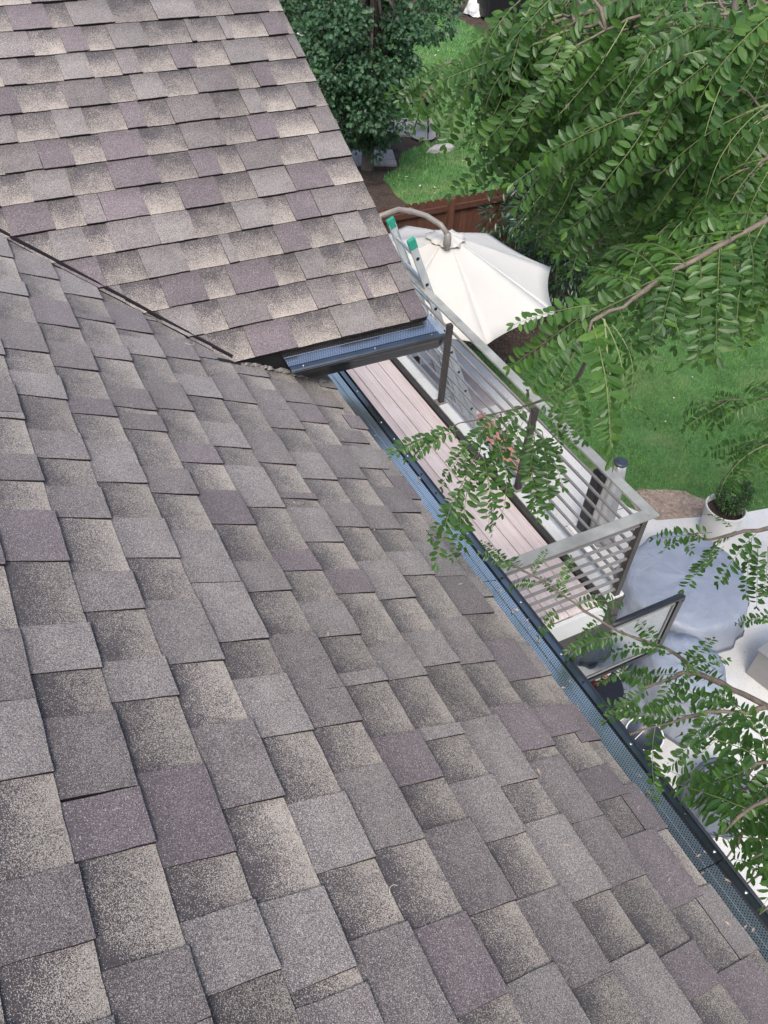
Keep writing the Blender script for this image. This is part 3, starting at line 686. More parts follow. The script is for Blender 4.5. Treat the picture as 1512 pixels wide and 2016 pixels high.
# white pot with a clipped shrub
pc = at(1429, 1000, .46); pot = thing('flower_pot', 'white round pot holding a small clipped green shrub', 'flower pot', (pc[0], pc[1], 0))
b = MB(); b.lathe((pc[0], pc[1], 0), [(.19, 0), (.21, .02), (.245, .30), (.26, .46), (.268, .475), (.262, .485), (.245, .48), (.238, .44), (.232, .39)], 40); b.build('pot', M['pot'], pot, smooth=True)
b = MB(); b.lathe((pc[0], pc[1], .40), [(.234, 0), (.15, .012), (0, .018)], 24); b.build('soil', M['soil'], pot)

def leaf_quad_cloud(centers, radii, n, size, aspect, droop=0.0, shell=.35, seed=1, fold=.25):
    """n folded leaf blades spread through ellipsoids; returns V, F (triangles)."""
    r = np.random.default_rng(seed); C = np.array(centers); Rd = np.array(radii); vol = np.prod(Rd, 1); idx = r.choice(len(C), n, p=vol / vol.sum())
    d = r.normal(size=(n, 3)); d /= np.linalg.norm(d, axis=1)[:, None]; rad = (shell + (1 - shell) * r.random(n)) ** (1 / 2.2)
    Pp = C[idx] + d * Rd[idx] * rad[:, None]
    out = d + r.normal(0, .6, (n, 3)); out[:, 2] -= droop; out /= np.linalg.norm(out, axis=1)[:, None]
    up = r.normal(0, .5, (n, 3)) + np.array([0, 0, 1.0]) + d * .5; sd_ = np.cross(out, up); sd_ /= np.linalg.norm(sd_, axis=1)[:, None] + 1e-9; nz = np.cross(sd_, out)
    L = size * r.uniform(.6, 1.25, n)[:, None]; W = L * aspect
    return Pp, out, sd_, nz, L, W
def blade_mesh(Pp, out, sd_, nz, L, W, outline, fold=.3, curl=.15):
    """outline: list of (t, half width) from base to tip; folded along the midrib."""
    n = len(Pp); m_ = len(outline); V = np.empty((n, 3 * m_, 3))
    for j, (t, w) in enumerate(outline):
        mid = Pp + out * L * t - nz * L * curl * t * t
        V[:, 3 * j] = mid; V[:, 3 * j + 1] = mid + sd_ * W * w + nz * W * w * fold; V[:, 3 * j + 2] = mid - sd_ * W * w + nz * W * w * fold
    base = (np.arange(n) * 3 * m_)[:, None]; F = []
    for j in range(m_ - 1):
        a, b_ = 3 * j, 3 * j + 3
        F += [base + np.array([[a, b_, b_ + 1, a + 1]]), base + np.array([[a, a + 2, b_ + 2, b_]])]
    return V.reshape(-1, 3), np.concatenate(F, 0)
LANCE = [(0, .05), (.25, .42), (.5, .5), (.78, .3), (1, .02)]
OAKL = [(0, .04), (.16, .12), (.28, .46), (.40, .14), (.56, .62), (.68, .2), (.82, .44), (1, .05)]
OVAL = [(0, .08), (.3, .46), (.65, .46), (1, .06)]
V, Fc = blade_mesh(*leaf_quad_cloud([(pc[0] + .03, pc[1] - .02, .66), (pc[0] + .10, pc[1] - .06, .78)], [(.22, .22, .22), (.14, .14, .14)], 2600, .032, .55, seed=5), OVAL)
np_mesh('shrub', V, Fc, M['boxwood'], pot)
b = MB(); b.tube([(pc[0], pc[1], .39), (pc[0] + .02, pc[1], .55)], [.014, .01], 6); b.build('stem', M['bark'], pot)

# closed umbrellas by the patio edge
su = at(1168, 1046, 0); tw = at(1224, 905, 1.33)
fs_ = thing('closed_umbrella', 'closed umbrella in a shiny grey sleeve with a dark round cap', 'umbrella', (tw[0], tw[1], 0))
b = MB(); b.lathe((tw[0], tw[1], 0), [(.06, .10), (.13, .12), (.145, .45), (.12, .9), (.085, 1.2), (.075, 1.27)], 36, wob=lambda t, j: 1 + .10 * math.sin(5 * t + j * .25) + .05 * math.sin(9 * t)); b.build('sleeve', M['sleeve'], fs_, smooth=True)
b = MB(); b.lathe((tw[0], tw[1], 1.265), [(.082, 0), (.088, .012), (.088, .03), (.075, .042), (.055, .044), (.05, .055), (.0, .06)], 28); b.build('cap', M['cap_blue'], fs_)
b = MB(); b.lathe((tw[0], tw[1], 0), [(.24, 0), (.24, .05), (.06, .07), (.03, .08), (.03, .16)], 28); b.build('base', M['box_grey'], fs_)
kb_ = at(1149, 1046, 0)
bp = thing('heater_post', 'black square post standing beside the grey closed umbrella', 'post', (kb_[0], kb_[1], 0))
b = MB(); b.box(kb_[0] - .085, kb_[0] + .085, kb_[1] - .085, kb_[1] + .085, .03, 1.08); bevel(b.build('column', M['black'], bp), .02)
b = MB(); b.box(kb_[0] - .16, kb_[0] + .16, kb_[1] - .16, kb_[1] + .16, 0, .03); bevel(b.build('base', M['white'], bp), .008)
b = MB(); b.lathe((kb_[0], kb_[1], 1.08), [(.07, 0), (.07, .02), (.04, .035), (0, .036)], 20); b.build('cap', M['black'], bp)
# low white step by the rail
st = at(1140, 1052, 0); b = MB(); b.box(st[0] - .30, st[0] + .02, st[1] - .34, st[1] - .02, 0, .07); o = b.build('stepping_block', M['white']); bevel(o, .012); tag(o, 'low white block on the patio below the balcony railing', 'block')
# rugs seen through the railing
for nm, lb, mt, cx, cy, w_, d_ in [('outdoor_rug', 'faded red rug on the patio below the balcony', 'mat_red', 6.05, 7.45, .28, .75), ('outdoor_rug', 'pinkish grey rug on the patio under the umbrella', 'mat_grey', 6.15, 9.0, .5, .7)]:
    b = MB(); b.box(cx - w_, cx + w_, cy - d_, cy + d_, .002, .014); o = b.build(nm, M[mt]); tag(o, lb, 'rug'); bevel(o, .004)
# black covered grill under the balcony edge by the ladder
gp = at(895, 745, .0); gr = thing('patio_bench', 'dark bench with a red cushion on the patio behind the railing', 'bench', (5.0, 8.6, 0))
b = MB(); b.box(4.55, 5.45, 8.3, 8.9, .36, .42); b.box(4.55, 5.45, 8.84, 8.9, .42, .85); bevel(b.build('seat', M['black'], gr), .01)
for dx in (4.6, 5.4):
    for dy in (8.35, 8.86):
        b = MB(); b.box(dx - .025, dx + .025, dy - .025, dy + .025, 0, .36); b.build('leg', M['black'], gr)
b = MB(); b.box(4.6, 5.4, 8.34, 8.82, .42, .50); bevel(b.build('cushion', M['dark_red'], gr), .03, 3)

# dark framed glass panel beside the deck end
ZP = G - 5.55; TL, TR = at(1112, 1270, ZP), at(1345, 1166, ZP); yp = (TL[1] + TR[1]) / 2; HP = .86
gpn = thing('glass_panel', 'upright black framed glass panel below the end of the balcony', 'glass panel', ((TL[0] + TR[0]) / 2, yp, 0))
x0, x1 = TL[0], TR[0]
b = MB(); b.tube([(x0, yp, ZP - .025), (x1 - .03, yp, ZP - .025), (x1 - .005, yp, ZP - .045), (x1, yp, ZP - .08)], .03, 12); b.build('top_frame', M['black_metal'], gpn, smooth=True)
b = MB(); b.box(x1 - .05, x1 + .012, yp - .02, yp + .02, ZP - HP, ZP - .05); b.build('side_frame', M['black_metal'], gpn)
b = MB(); b.box(x0 - .012, x0 + .05, yp - .02, yp + .02, ZP - HP, ZP - .055); b.build('side_frame', M['black_metal'], gpn)
b = MB(); b.box(x0 + .052, x1 - .052, yp - .02, yp + .02, ZP - HP, ZP - HP + .05); b.build('bottom_frame', M['black_metal'], gpn)
b = MB(); b.box(x0 + .052, x1 - .052, yp - .004, yp + .004, ZP - HP + .052, ZP - .056); b.build('pane', M['glass'], gpn)
b = MB()
for q in ((x0 + .085, x1 - .085, -.014, -.010),):
    for xx in (x0 + .085, x1 - .085): b.box(xx - .006, xx + .006, yp - .016, yp - .006, ZP - HP + .085, ZP - .085)
    for zz in (ZP - HP + .085, ZP - .085): b.box(x0 + .092, x1 - .092, yp - .0155, yp - .0065, zz - .006, zz + .006)
b.build('inner_bead', M['box_grey'], gpn)
for xx in (x0 + .05, x0 + .22):
    b = MB(); b.tube([(xx, yp, ZP - .01), (xx, yp, ZP + .10), (xx, Y0 + .03, ZD - .45)], .014, 8); b.build('hanger', M['black_metal'], gpn)
# side table with red cans and other small things
tb = at(1170, 1350, .60); tbl = thing('side_table', 'small dark side table with cans close under the gutter', 'table', (tb[0], tb[1], 0))
b = MB(); b.lathe((tb[0], tb[1], .57), [(.30, 0), (.31, .01), (.31, .022), (.30, .03)], 32); b.build('table_top', M['black'], tbl)
for k in range(3):
    t = k * 2.09 + .3; b = MB(); b.tube([(tb[0] + .08 * math.cos(t), tb[1] + .08 * math.sin(t), .57), (tb[0] + .25 * math.cos(t), tb[1] + .25 * math.sin(t), 0)], .012, 8); b.build('leg', M['black'], tbl)
def small(u, v, z): q = at(u, v, z); return (q[0], q[1], .60)
c_ = small(1172, 1335, .70); t_ = thing('candle_jar', 'dark red candle jar with a grey lid on the side table', 'candle', c_)
b = MB(); b.lathe(c_, [(.045, 0), (.05, .01), (.05, .115), (.046, .125)], 24); b.build('jar', M['dark_red'], t_, smooth=True)
b = MB(); b.lathe((c_[0], c_[1], c_[2] + .126), [(.048, 0), (.05, .006), (.044, .014), (.03, .013), (0, .012)], 24); b.build('lid', M['sleeve'], t_)
c_ = small(1192, 1325, .66); t_ = thing('plastic_cup', 'pink plastic cup on the side table beside the red candle jar', 'cup', c_)
b = MB(); b.lathe(c_, [(.035, 0), (.037, .004), (.05, .10), (.047, .10), (.034, .008), (0, .006)], 20); b.build('cup', M['pink'], t_, smooth=True)
b = MB(); b.lathe((c_[0], c_[1], c_[2] + .1), [(.047, 0), (.052, .002), (.052, .006), (.047, .007)], 20); b.build('rim', M['white'], t_)
wp = at(1195, 1385, .36); ft = thing('flower_tub', 'white tub of red flowers under the gutter lip', 'flower tub', (wp[0], wp[1], 0))
b = MB(); b.lathe((wp[0], wp[1], 0), [(.16, 0), (.17, .02), (.22, .34), (.23, .36), (.215, .365), (.2, .32)], 28); b.build('tub', M['white'], ft, smooth=True)
b = MB(); b.lathe((wp[0], wp[1], .31), [(.2, 0), (.1, .012), (0, .015)], 20); b.build('soil', M['soil'], ft)
V, Fc = blade_mesh(*leaf_quad_cloud([(wp[0], wp[1], .42)], [(.2, .2, .1)], 260, .07, .4, seed=15), LANCE); np_mesh('leaves', V, Fc, M['boxwood'], ft)
V, Fc = blade_mesh(*leaf_quad_cloud([(wp[0] - .08, wp[1] + .02, .5), (wp[0] - .1, wp[1] - .1, .46)], [(.07, .07, .04), (.05, .05, .03)], 90, .04, .8, seed=16), OVAL); np_mesh('flowers', V, Fc, M['red'], ft)
bw = at(1268, 1448, .12); bo = thing('wash_basin', 'wide white rimmed basin lying below the domed cover', 'basin', (bw[0], bw[1], 0))
b = MB(); b.lathe((bw[0], bw[1], 0), [(.12, 0), (.14, .01), (.19, .13), (.203, .14), (.20, .147), (.185, .14), (.13, .03), (0, .02)], 36); b.build('bowl', M['cap_blue'], bo, smooth=True)
b = MB(); b.tube([(bw[0] + .197 * math.cos(t), bw[1] + .197 * math.sin(t), .146) for t in np.linspace(0, 6.283, 49)], .009, 8, cap=False); b.build('rim', M['white'], bo, smooth=True)
hp = [np.array([bw[0] - .19 + .38 * t, bw[1] - .02, .15 + .22 * math.sin(math.pi * t)]) for t in np.linspace(0, 1, 16)]
b = MB(); b.tube(hp, .005, 6); b.build('handle', M['white'], bo, smooth=True)

# ---------------------------------------------------------------- brown board fence
YF = 11.72; fe = thing('board_fence', 'reddish brown dog eared board fence between the two yards', 'fence', (11, YF, 0))
x = 5.2
pk = MB(); w_ = .139; pk.prism([(0, 0), (w_, 0), (w_, 1.78), (w_ - .03, 1.82), (.03, 1.82), (0, 1.78)], 0, .018)
pm = bpy.data.meshes.new('picket'); vv = np.array(pk.v); pm.from_pydata([(a, -c, b2) for a, b2, c in vv.tolist()], [], pk.f); pm.materials.append(M['fence_wood']); pm.update()
k = 0
while x < 20:
    o = link('picket', pm, fe); o.location = (x - 11, .03 + .004 * (k % 2), -.05 + rng.normal(0, .006)); o.rotation_euler = (0, rng.normal(0, .003), 0); x += .143; k += 1
for px in np.arange(5.3, 20, 2.44) - .22:
    b = MB(); b.box(px - .05, px + .05, YF - .105, YF - .004, -.05, 1.79); b.build('fence_post', M['fence_wood'], fe)
for zz in (.25, .95, 1.60):
    b = MB(); b.box(5.0, 20, YF - .042, YF + .009, zz - .045, zz + .045); b.build('fence_rail', M['fence_wood'], fe)

# ---------------------------------------------------------------- neighbouring yard
pv = thing('paver_path', 'path of square grey pavers beside the oak beyond the fence', 'path', (10, 18, 0))
c00 = at(690, 265, -.01); dx_ = np.array([.94, -.34, 0]); dy_ = np.array([-.34, -.94, 0])
b = MB(); b.box(.004, .296, .004, .296, -.045, .0); me_ = b.build('paver', M['paver'], pv); bm_ = me_.data; bpy.data.objects.remove(me_)
bm_.vertices.foreach_set('co', np.array(b.v).ravel())
def paver(pos_, rz):
    o = link('paver', bm_, pv); o.location = tuple(np.array(pos_) - np.array([10, 18, 0])); o.rotation_euler = (rng.normal(0, .006), rng.normal(0, .006), rz)
rz = math.atan2(dx_[1], dx_[0])
P00 = at(864, 268, -.01)
for i in range(9):
    for j in range(4): paver(P00 - dx_ * .3 * (i + 1) - dy_ * .3 * j + np.array([0, 0, .012]) + dy_ * .0, rz)
P01 = at(782, 325, -.01)
for i in range(4):
    for j in range(3): paver(P01 - dx_ * .3 * (i + 1) - dy_ * .3 * j + np.array([0, 0, .012]), rz)
rk = at(868, 291, .03); b = MB(); r = random.Random(2); n_ = 10; vs = []
for j, (rr, hh) in enumerate([(1.0, -.04), (.95, .04), (.6, .09), (.15, .11)]):
    for k in range(n_):
        t = 2 * math.pi * k / n_; q_ = rr * r.uniform(.75, 1.15); vs.append((rk[0] + .42 * q_ * math.cos(t), rk[1] + .15 * q_ * math.sin(t), hh + r.uniform(-.015, .015)))
b.raw(vs, [(j * n_ + k, j * n_ + (k + 1) % n_, (j + 1) * n_ + (k + 1) % n_, (j + 1) * n_ + k) for j in range(3) for k in range(n_)] + [tuple(range(3 * n_, 4 * n_))])
o = b.build('boulder', M['stone'], None); tag(o, 'flat pale stone lying in the neighbouring lawn', 'stone')
gq = at(833, 268, 0); gk = thing('kettle_grill', 'kettle grill with a brown lid standing on the neighbouring pavers', 'grill', (gq[0], gq[1], 0))
b = MB(); b.lathe((gq[0], gq[1], .72), [(.06, 0), (.2, .04), (.28, .14), (.30, .22)], 24); b.build('bowl', M['black'], gk, smooth=True)
b = MB(); b.lathe((gq[0], gq[1], .945), [(.305, 0), (.29, .10), (.2, .19), (.06, .23), (0, .235)], 24); lid = b.build('lid', M['brown'], gk, smooth=True)
b = MB(); b.tube([(gq[0] - .06, gq[1], 1.17), (gq[0] - .05, gq[1], 1.22), (gq[0] + .05, gq[1], 1.22), (gq[0] + .06, gq[1], 1.17)], .012, 6); b.build('handle', M['black'], lid)
for k in range(3):
    t = 2.09 * k + .5; b = MB(); b.tube([(gq[0] + .1 * math.cos(t), gq[1] + .1 * math.sin(t), .76), (gq[0] + .27 * math.cos(t), gq[1] + .27 * math.sin(t), 0)], .014, 6); b.build('leg', M['black'], gk)
b = MB(); b.lathe((gq[0], gq[1], .0), [(.30, .0), (.31, .012), (.29, .02), (.2, .016)], 24); b.build('ash_tray', M['box_grey'], gk)
# dark bin with a silver tarp at the far bed
dq = at(985, 12, .3); db = thing('dark_bin', 'black bin standing on the far mulch bed', 'bin', (dq[0], dq[1], 0))
b = MB(); b.box(dq[0] - .8, dq[0] + .8, dq[1] - .45, dq[1] + .45, 0, .95); bevel(b.build('body', M['black'], db), .08, 3)
b = MB(); b.box(dq[0] - .84, dq[0] + .84, dq[1] - .49, dq[1] + .49, .95, 1.0); bevel(b.build('lid', M['black'], db), .02)
tq = at(940, 14, .2); b = MB(); r = random.Random(5); n_ = 16; vs = []
for j, (rr, hh) in enumerate([(1.0, 0), (.98, .16), (.75, .33), (.4, .46), (.08, .52)]):
    for k in range(n_):
        t = 2 * math.pi * k / n_; q_ = rr * r.uniform(.8, 1.15); vs.append((tq[0] + .5 * q_ * math.cos(t), tq[1] + .45 * q_ * math.sin(t), max(0, hh + r.uniform(-.05, .05))))
b.raw(vs, [(j * n_ + k, j * n_ + (k + 1) % n_, (j + 1) * n_ + (k + 1) % n_, (j + 1) * n_ + k) for j in range(4) for k in range(n_)] + [tuple(range(4 * n_, 5 * n_))])
o = b.build('tarp_bundle', M['tarp']); tag(o, 'crumpled silver tarp bundle beside the black bin', 'tarp')

# ---------------------------------------------------------------- trees of the yards
def clumps(c, rad, n, rmin, rmax, seed):
    r = np.random.default_rng(seed); d = r.normal(size=(n, 3)); d /= np.linalg.norm(d, axis=1)[:, None]; q = r.uniform(.25, .95, n) ** .6
    return np.array(c) + d * np.array(rad) * q[:, None], r.uniform(rmin, rmax, (n, 1)) * np.array([[1, 1, .8]]) * r.uniform(.8, 1.2, (n, 3))
def tree(name, label, cat, base, top, c, rad, ncl, rmin, rmax, nleaf, size, aspect, outline, mat, droop, seed, tr=.12, group=None, shell=.2, extra=()):
    t = thing(name, label, cat, base, group); r = random.Random(seed)
    C, Rd = clumps(c, rad, ncl, rmin, rmax, seed)
    for ex in extra: C = np.vstack([C, ex[:3]]); Rd = np.vstack([Rd, [ex[3]] * 3])
    b = MB(); base = np.array(base, float); top = np.array(top, float)
    pth = [base + (top - base) * k / 6 + np.array([r.uniform(-.05, .05), r.uniform(-.05, .05), 0]) * (k > 0) for k in range(7)]
    b.tube([base - np.array([0, 0, .05])] + pth, [tr * 1.35, tr * 1.2] + [tr * (1 - .09 * k) for k in range(1, 7)], 10)
    for i in range(len(C)):
        k = r.randint(2, 6); a = pth[k]; m_ = (a + C[i]) / 2 + np.array([0, 0, .12]); b.tube([a, m_, C[i]], [tr * .38, tr * .22, tr * .08], 6)
    b.build('trunk', M['bark'], t, smooth=True)
    V, Fc = blade_mesh(*leaf_quad_cloud(C, Rd, nleaf, size, aspect, droop, shell, seed), outline, .35, .22)
    np_mesh('crown', V, Fc, M[mat], t); return t
tree('oak_tree', 'dark green oak with lobed leaves rising behind the wing roof', 'tree', (8.73, 17.33, -.04), (8.6, 17.2, 5.6), (8.35, 17.2, 2.65), (1.75, 1.6, 2.2), 60, .30, .62, 25000, .10, .8, OAKL, 'oak', .25, 21, .13, extra=[(8.62, 17.1, 1.3, .5), (8.8, 17.0, .95, .42), (8.4, 17.2, .9, .45), (8.95, 17.1, 1.5, .4), (8.7, 16.95, .6, .3)])
tree('peach_tree', 'dark peach tree with narrow drooping leaves beside the white umbrella', 'tree', (9.2, 10.3, -.04), (9.0, 10.0, 2.0), (8.95, 9.9, 1.95), (1.75, 1.25, 1.45), 36, .30, .58, 9000, .125, .27, LANCE, 'peach', .8, 22, .07)
tree('peach_tree', 'taller leafy peach tree in the gravel bed along the fence', 'tree', (12.2, 10.6, -.04), (12.1, 10.5, 2.4), (12.1, 10.4, 2.2), (1.9, 1.1, 1.7), 32, .35, .65, 8000, .135, .27, LANCE, 'peach', .8, 23, .08)
tree('shade_tree', 'broad green tree beyond the fence behind the peach trees', 'tree', (15.6, 15.2, -.04), (15.5, 15.0, 3.4), (15.5, 15.0, 3.3), (2.4, 2.0, 2.2), 30, .5, .9, 7000, .16, .5, OVAL, 'oak', .3, 24, .14)
tree('shade_tree', 'far green tree standing at the end of the neighbouring lawn', 'tree', (21.5, 18.5, -.04), (21.3, 18.3, 3.0), (21.3, 18.3, 2.8), (3.0, 2.4, 2.2), 26, .7, 1.1, 6000, .2, .5, OVAL, 'oak', .3, 25, .16)
vb = at(885, 8, .2); t = thing('garden_shrub', 'yellow green shrub on the far mulch bed beside the silver tarp', 'shrub', (vb[0], vb[1], -.04))
V, Fc = blade_mesh(*leaf_quad_cloud([(vb[0], vb[1], .4), (vb[0] - .5, vb[1] + .3, .5)], [(.5, .5, .4), (.5, .5, .5)], 900, .14, .5, .2, .2, 31), OVAL); np_mesh('leaves', V, Fc, M['boxwood'], t)
b = MB(); b.tube([(vb[0], vb[1], -.04), (vb[0], vb[1], .4)], .03, 6); b.build('stem', M['bark'], t)

# ---------------------------------------------------------------- honey locust: limbs reach in over the gutter
def frond_mesh(name, L, npair, bend, seed, sl):
    """a compound leaf: thin rachis bending down in -Z from +X, opposite oval leaflets"""
    r = random.Random(seed); b = MB(); n = 14; pts = []; p = np.zeros(3); th = bend * .5
    for k in range(n + 1):
        pts.append(p.copy()); a = th - bend * k / n; p = p + np.array([math.cos(a), r.uniform(-.05, .05), math.sin(a)]) * L / n
    b.tube(pts, [.0013 - .0008 * k / n for k in range(n + 1)], 3, 1, cap=False)
    for k in range(npair + 1):
        t = .10 + .88 * k / npair; i = min(n - 1, int(t * n)); f = t * n - i; p0 = pts[i] * (1 - f) + pts[i + 1] * f
        d = pts[i + 1] - pts[i]; d /= np.linalg.norm(d); up = np.cross(d, (0, 1, 0)) * -1; up = np.array([-d[2], 0, d[0]])
        for sgn in (-1, 1):
            if r.random() < .03: continue
            w = sl * r.uniform(.72, 1.12) * (1 - .35 * abs(t - .45) ** 1.5 * 2); spread = r.uniform(.62, .95) if k < npair else .35
            dr = d * (1 - spread) * 1.4 + np.array([0, sgn, 0]) * spread + up * r.uniform(-.35, .12); dr /= np.linalg.norm(dr)
            sd = np.cross(up, dr); sd /= np.linalg.norm(sd); nz = np.cross(dr, sd) * (1)
            tw = r.uniform(-.4, .4); sd = sd * math.cos(tw) + nz * math.sin(tw); nz = np.cross(dr, sd)
            q0 = p0 + dr * .0015 + d * sgn * .002; hw = w * r.uniform(.19, .235); cl = r.uniform(.02, .14)
            mid = lambda t_: q0 + dr * w * t_ - nz * w * cl * t_ * t_
            ed = lambda t_, h_, s_: mid(t_) + sd * hw * h_ * s_ + nz * hw * h_ * .22
            vs = [mid(0), mid(.5), mid(1), ed(.2, .72, 1), ed(.48, 1, 1), ed(.8, .68, 1), ed(.2, .72, -1), ed(.48, 1, -1), ed(.8, .68, -1)]
            b.raw(vs, [(0, 3, 4, 1), (1, 4, 5, 2), (0, 1, 7, 6), (1, 2, 8, 7)])
    me = bpy.data.meshes.new(name); me.from_pydata(b.v, [], b.f); me.materials.append(M['locust']); me.materials.append(M['stem'])
    me.polygons.foreach_set('material_index', b.m); me.update()
    return me, np.array(b.v), b.f, b.m, pts[-1].copy()
FR = [frond_mesh('leaf', .19, npn + 1, R_(bd), 40 + i, .033) for i, (npn, bd) in enumerate([(10, 15), (11, 40), (9, 60), (12, 30), (10, 75), (11, 5), (8, 50), (12, 62)])]
LB = np.array([5.9, -.9, -.045])
loc = thing('honey_locust_tree', 'honey locust whose feathery branches hang over the gutter and balcony', 'tree', LB)
fronds = []        # (variant, matrix, size in view)
UPZ = np.array([0, 0, 1.0])
def add_frond(p0, p1, vi=None, rnd=.5):
    p0, p1 = np.array(p0, float), np.array(p1, float); ch = p1 - p0; L = np.linalg.norm(ch)
    if vi is None: vi = random.randrange(len(FR))
    tip = FR[vi][4]; cl = np.linalg.norm(tip); sc = L / cl
    # local frame: chord direction in the XZ plane
    lx = tip / cl; ly = np.array([0, 1.0, 0]); ly -= lx * (ly @ lx); ly /= np.linalg.norm(ly); lz = np.cross(lx, ly)
    wx = ch / L; tocam = CAM - (p0 + p1) / 2; tocam /= np.linalg.norm(tocam)
    u = UPZ * random.uniform(.5, 1.0) + tocam * random.uniform(.1, .9) + np.array([random.gauss(0, rnd), random.gauss(0, rnd), random.gauss(0, rnd * .4)])
    wz = u - wx * (u @ wx); wz /= np.linalg.norm(wz); wy = np.cross(wz, wx)
    Rm = np.stack([wx, wy, wz], 1) @ np.stack([lx, ly, lz], 0) * sc
    q = RC @ ((p0 + p1) / 2 - CAM); fronds.append((vi, Rm, p0, L / max(q[2], .2), q))
def poly_at(pts):                        # list of (u, v, distance)
    return [along(u, v, d) for u, v, d in pts]
branches = []
def branch(pts, r0, r1, mat='twig'):
    P_ = poly_at(pts); n = len(P_)
    out = [P_[0]]
    for i in range(n - 1):
        for k in (1, 2, 3):
            t = k / 3; q = P_[i] * (1 - t) + P_[i + 1] * t
            if k < 3: q = q + rng.normal(0, .0025, 3)
            out.append(q)
    m_ = len(out); b = MB(); b.tube(out, [r0 + (r1 - r0) * i / (m_ - 1) + (r0 * .25 if i % 5 == 2 else 0) for i in range(m_)], 7); branches.append((b, mat)); return out
def fr(u0, v0, d0, u1, v1, d1, vi=None): add_frond(along(u0, v0, d0), along(u1, v1, d1), vi)
def dress(path, n, L, drop=.8, side=.7, t0=.1, jitter=.3):
    """fronds along a twig, alternating sides and drooping"""
    m_ = len(path)
    for k in range(n):
        t = t0 + (1 - t0) * (k + random.uniform(0, .6)) / n; i = min(m_ - 2, int(t * (m_ - 1))); p0 = path[i] + (path[i + 1] - path[i]) * (t * (m_ - 1) - i)
        tg = path[i + 1] - path[i]; tg /= np.linalg.norm(tg); sdv = np.cross(tg, UPZ); sdv /= np.linalg.norm(sdv) + 1e-9
        d = tg * random.uniform(.35, .9) + sdv * (1 if k % 2 else -1) * side * random.uniform(.5, 1.1) - UPZ * drop * random.uniform(.35, 1.2) + np.array([random.gauss(0, jitter) for _ in range(3)]) * .5
        d /= np.linalg.norm(d); p1 = p0 + d * L * random.uniform(.75, 1.15)
        q = RC @ (p1 - CAM); u_, v_ = CX + F_PX * q[0] / q[2], CY + F_PX * q[1] / q[2]
        if v_ > 1080 and u_ < 665 + (v_ - 732) / 1.283 + 14: continue      # the fronds end short of the gutter
        if inpoly([u_], [v_], UMBPX)[0]: continue
        add_frond(p0, p1)
UMBPX = [(760, 420), (900, 440), (1000, 475), (1085, 512), (1090, 600), (1030, 640), (950, 700), (800, 620)]   # nothing hangs in front of the umbrella
# limb in the middle of the picture
B1 = branch([(1600, 390, 1.75), (1512, 432, 1.66), (1420, 482, 1.6), (1330, 530, 1.55), (1270, 572, 1.5), (1200, 612, 1.46), (1165, 632, 1.45), (1135, 690, 1.46), (1105, 755, 1.5)], .0058, .0014)
for a in [(1190, 628, 1.46, 1206, 905, 1.42), (1168, 640, 1.45, 1202, 880, 1.4), (1183, 622, 1.46, 1222, 812, 1.5), (1283, 575, 1.52, 1290, 690, 1.5), (1330, 555, 1.55, 1338, 660, 1.5), (1388, 520, 1.6, 1352, 640, 1.55),
          (1168, 608, 1.45, 1003, 725, 1.5), (1175, 600, 1.46, 1010, 640, 1.42), (1240, 560, 1.48, 1150, 560, 1.6), (1262, 552, 1.5, 1165, 525, 1.6), (1140, 680, 1.46, 1072, 800, 1.45), (1125, 700, 1.47, 1085, 800, 1.5), (1150, 650, 1.46, 1040, 770, 1.5),
          (1118, 735, 1.5, 1152, 868, 1.5), (1112, 742, 1.5, 1085, 830, 1.5), (1215, 600, 1.47, 1250, 720, 1.5), (1240, 800, 1.5, 1290, 842, 1.55), (1205, 640, 1.47, 1240, 780, 1.5), (1420, 482, 1.6, 1420, 600, 1.5), (1470, 455, 1.62, 1480, 590, 1.55),
          (1350, 520, 1.55, 1260, 480, 1.7), (1300, 540, 1.52, 1200, 500, 1.7), (1440, 470, 1.6, 1380, 400, 1.75), (1160, 640, 1.45, 1075, 690, 1.5), (1480, 450, 1.62, 1440, 570, 1.6)]: fr(*a)
# twig over the balcony
B2 = branch([(1165, 690, 1.6), (1130, 752, 1.8), (1085, 785, 2.05), (1040, 797, 2.2), (960, 818, 2.3), (880, 846, 2.36), (800, 878, 2.4)], .004, .0014)
for a in [(885, 845, 772, 885), (905, 845, 800, 905), (860, 852, 815, 905), (830, 865, 770, 900), (960, 820, 905, 925), (985, 815, 890, 905), (1040, 797, 955, 895), (1048, 850, 1072, 1012), (1022, 860, 1050, 1000), (1068, 850, 1082, 992), (1005, 870, 925, 960),
          (980, 870, 988, 1012), (945, 900, 918, 1080), (952, 900, 962, 1035), (905, 960, 850, 1062), (893, 980, 858, 1112), (907, 1000, 890, 1100), (962, 950, 968, 1052), (1085, 800, 1100, 900), (1030, 830, 1000, 940), (1055, 830, 1035, 960), (1100, 790, 1130, 880), (1010, 840, 960, 930), (925, 880, 870, 960), (935, 895, 895, 1000), (1075, 860, 1110, 960), (1040, 880, 1060, 1020)]:
    d = 2.28 + random.uniform(-.08, .06); fr(a[0], a[1], d, a[2], a[3], d + random.uniform(-.06, .06))
branch([(1040, 797, 2.2), (1050, 850, 2.26), (1030, 880, 2.28)], .002, .001); branch([(960, 818, 2.3), (945, 890, 2.3), (905, 960, 2.3)], .002, .001)
branch([(985, 812, 2.3), (1000, 860, 2.28), (960, 945, 2.28)], .002, .001)
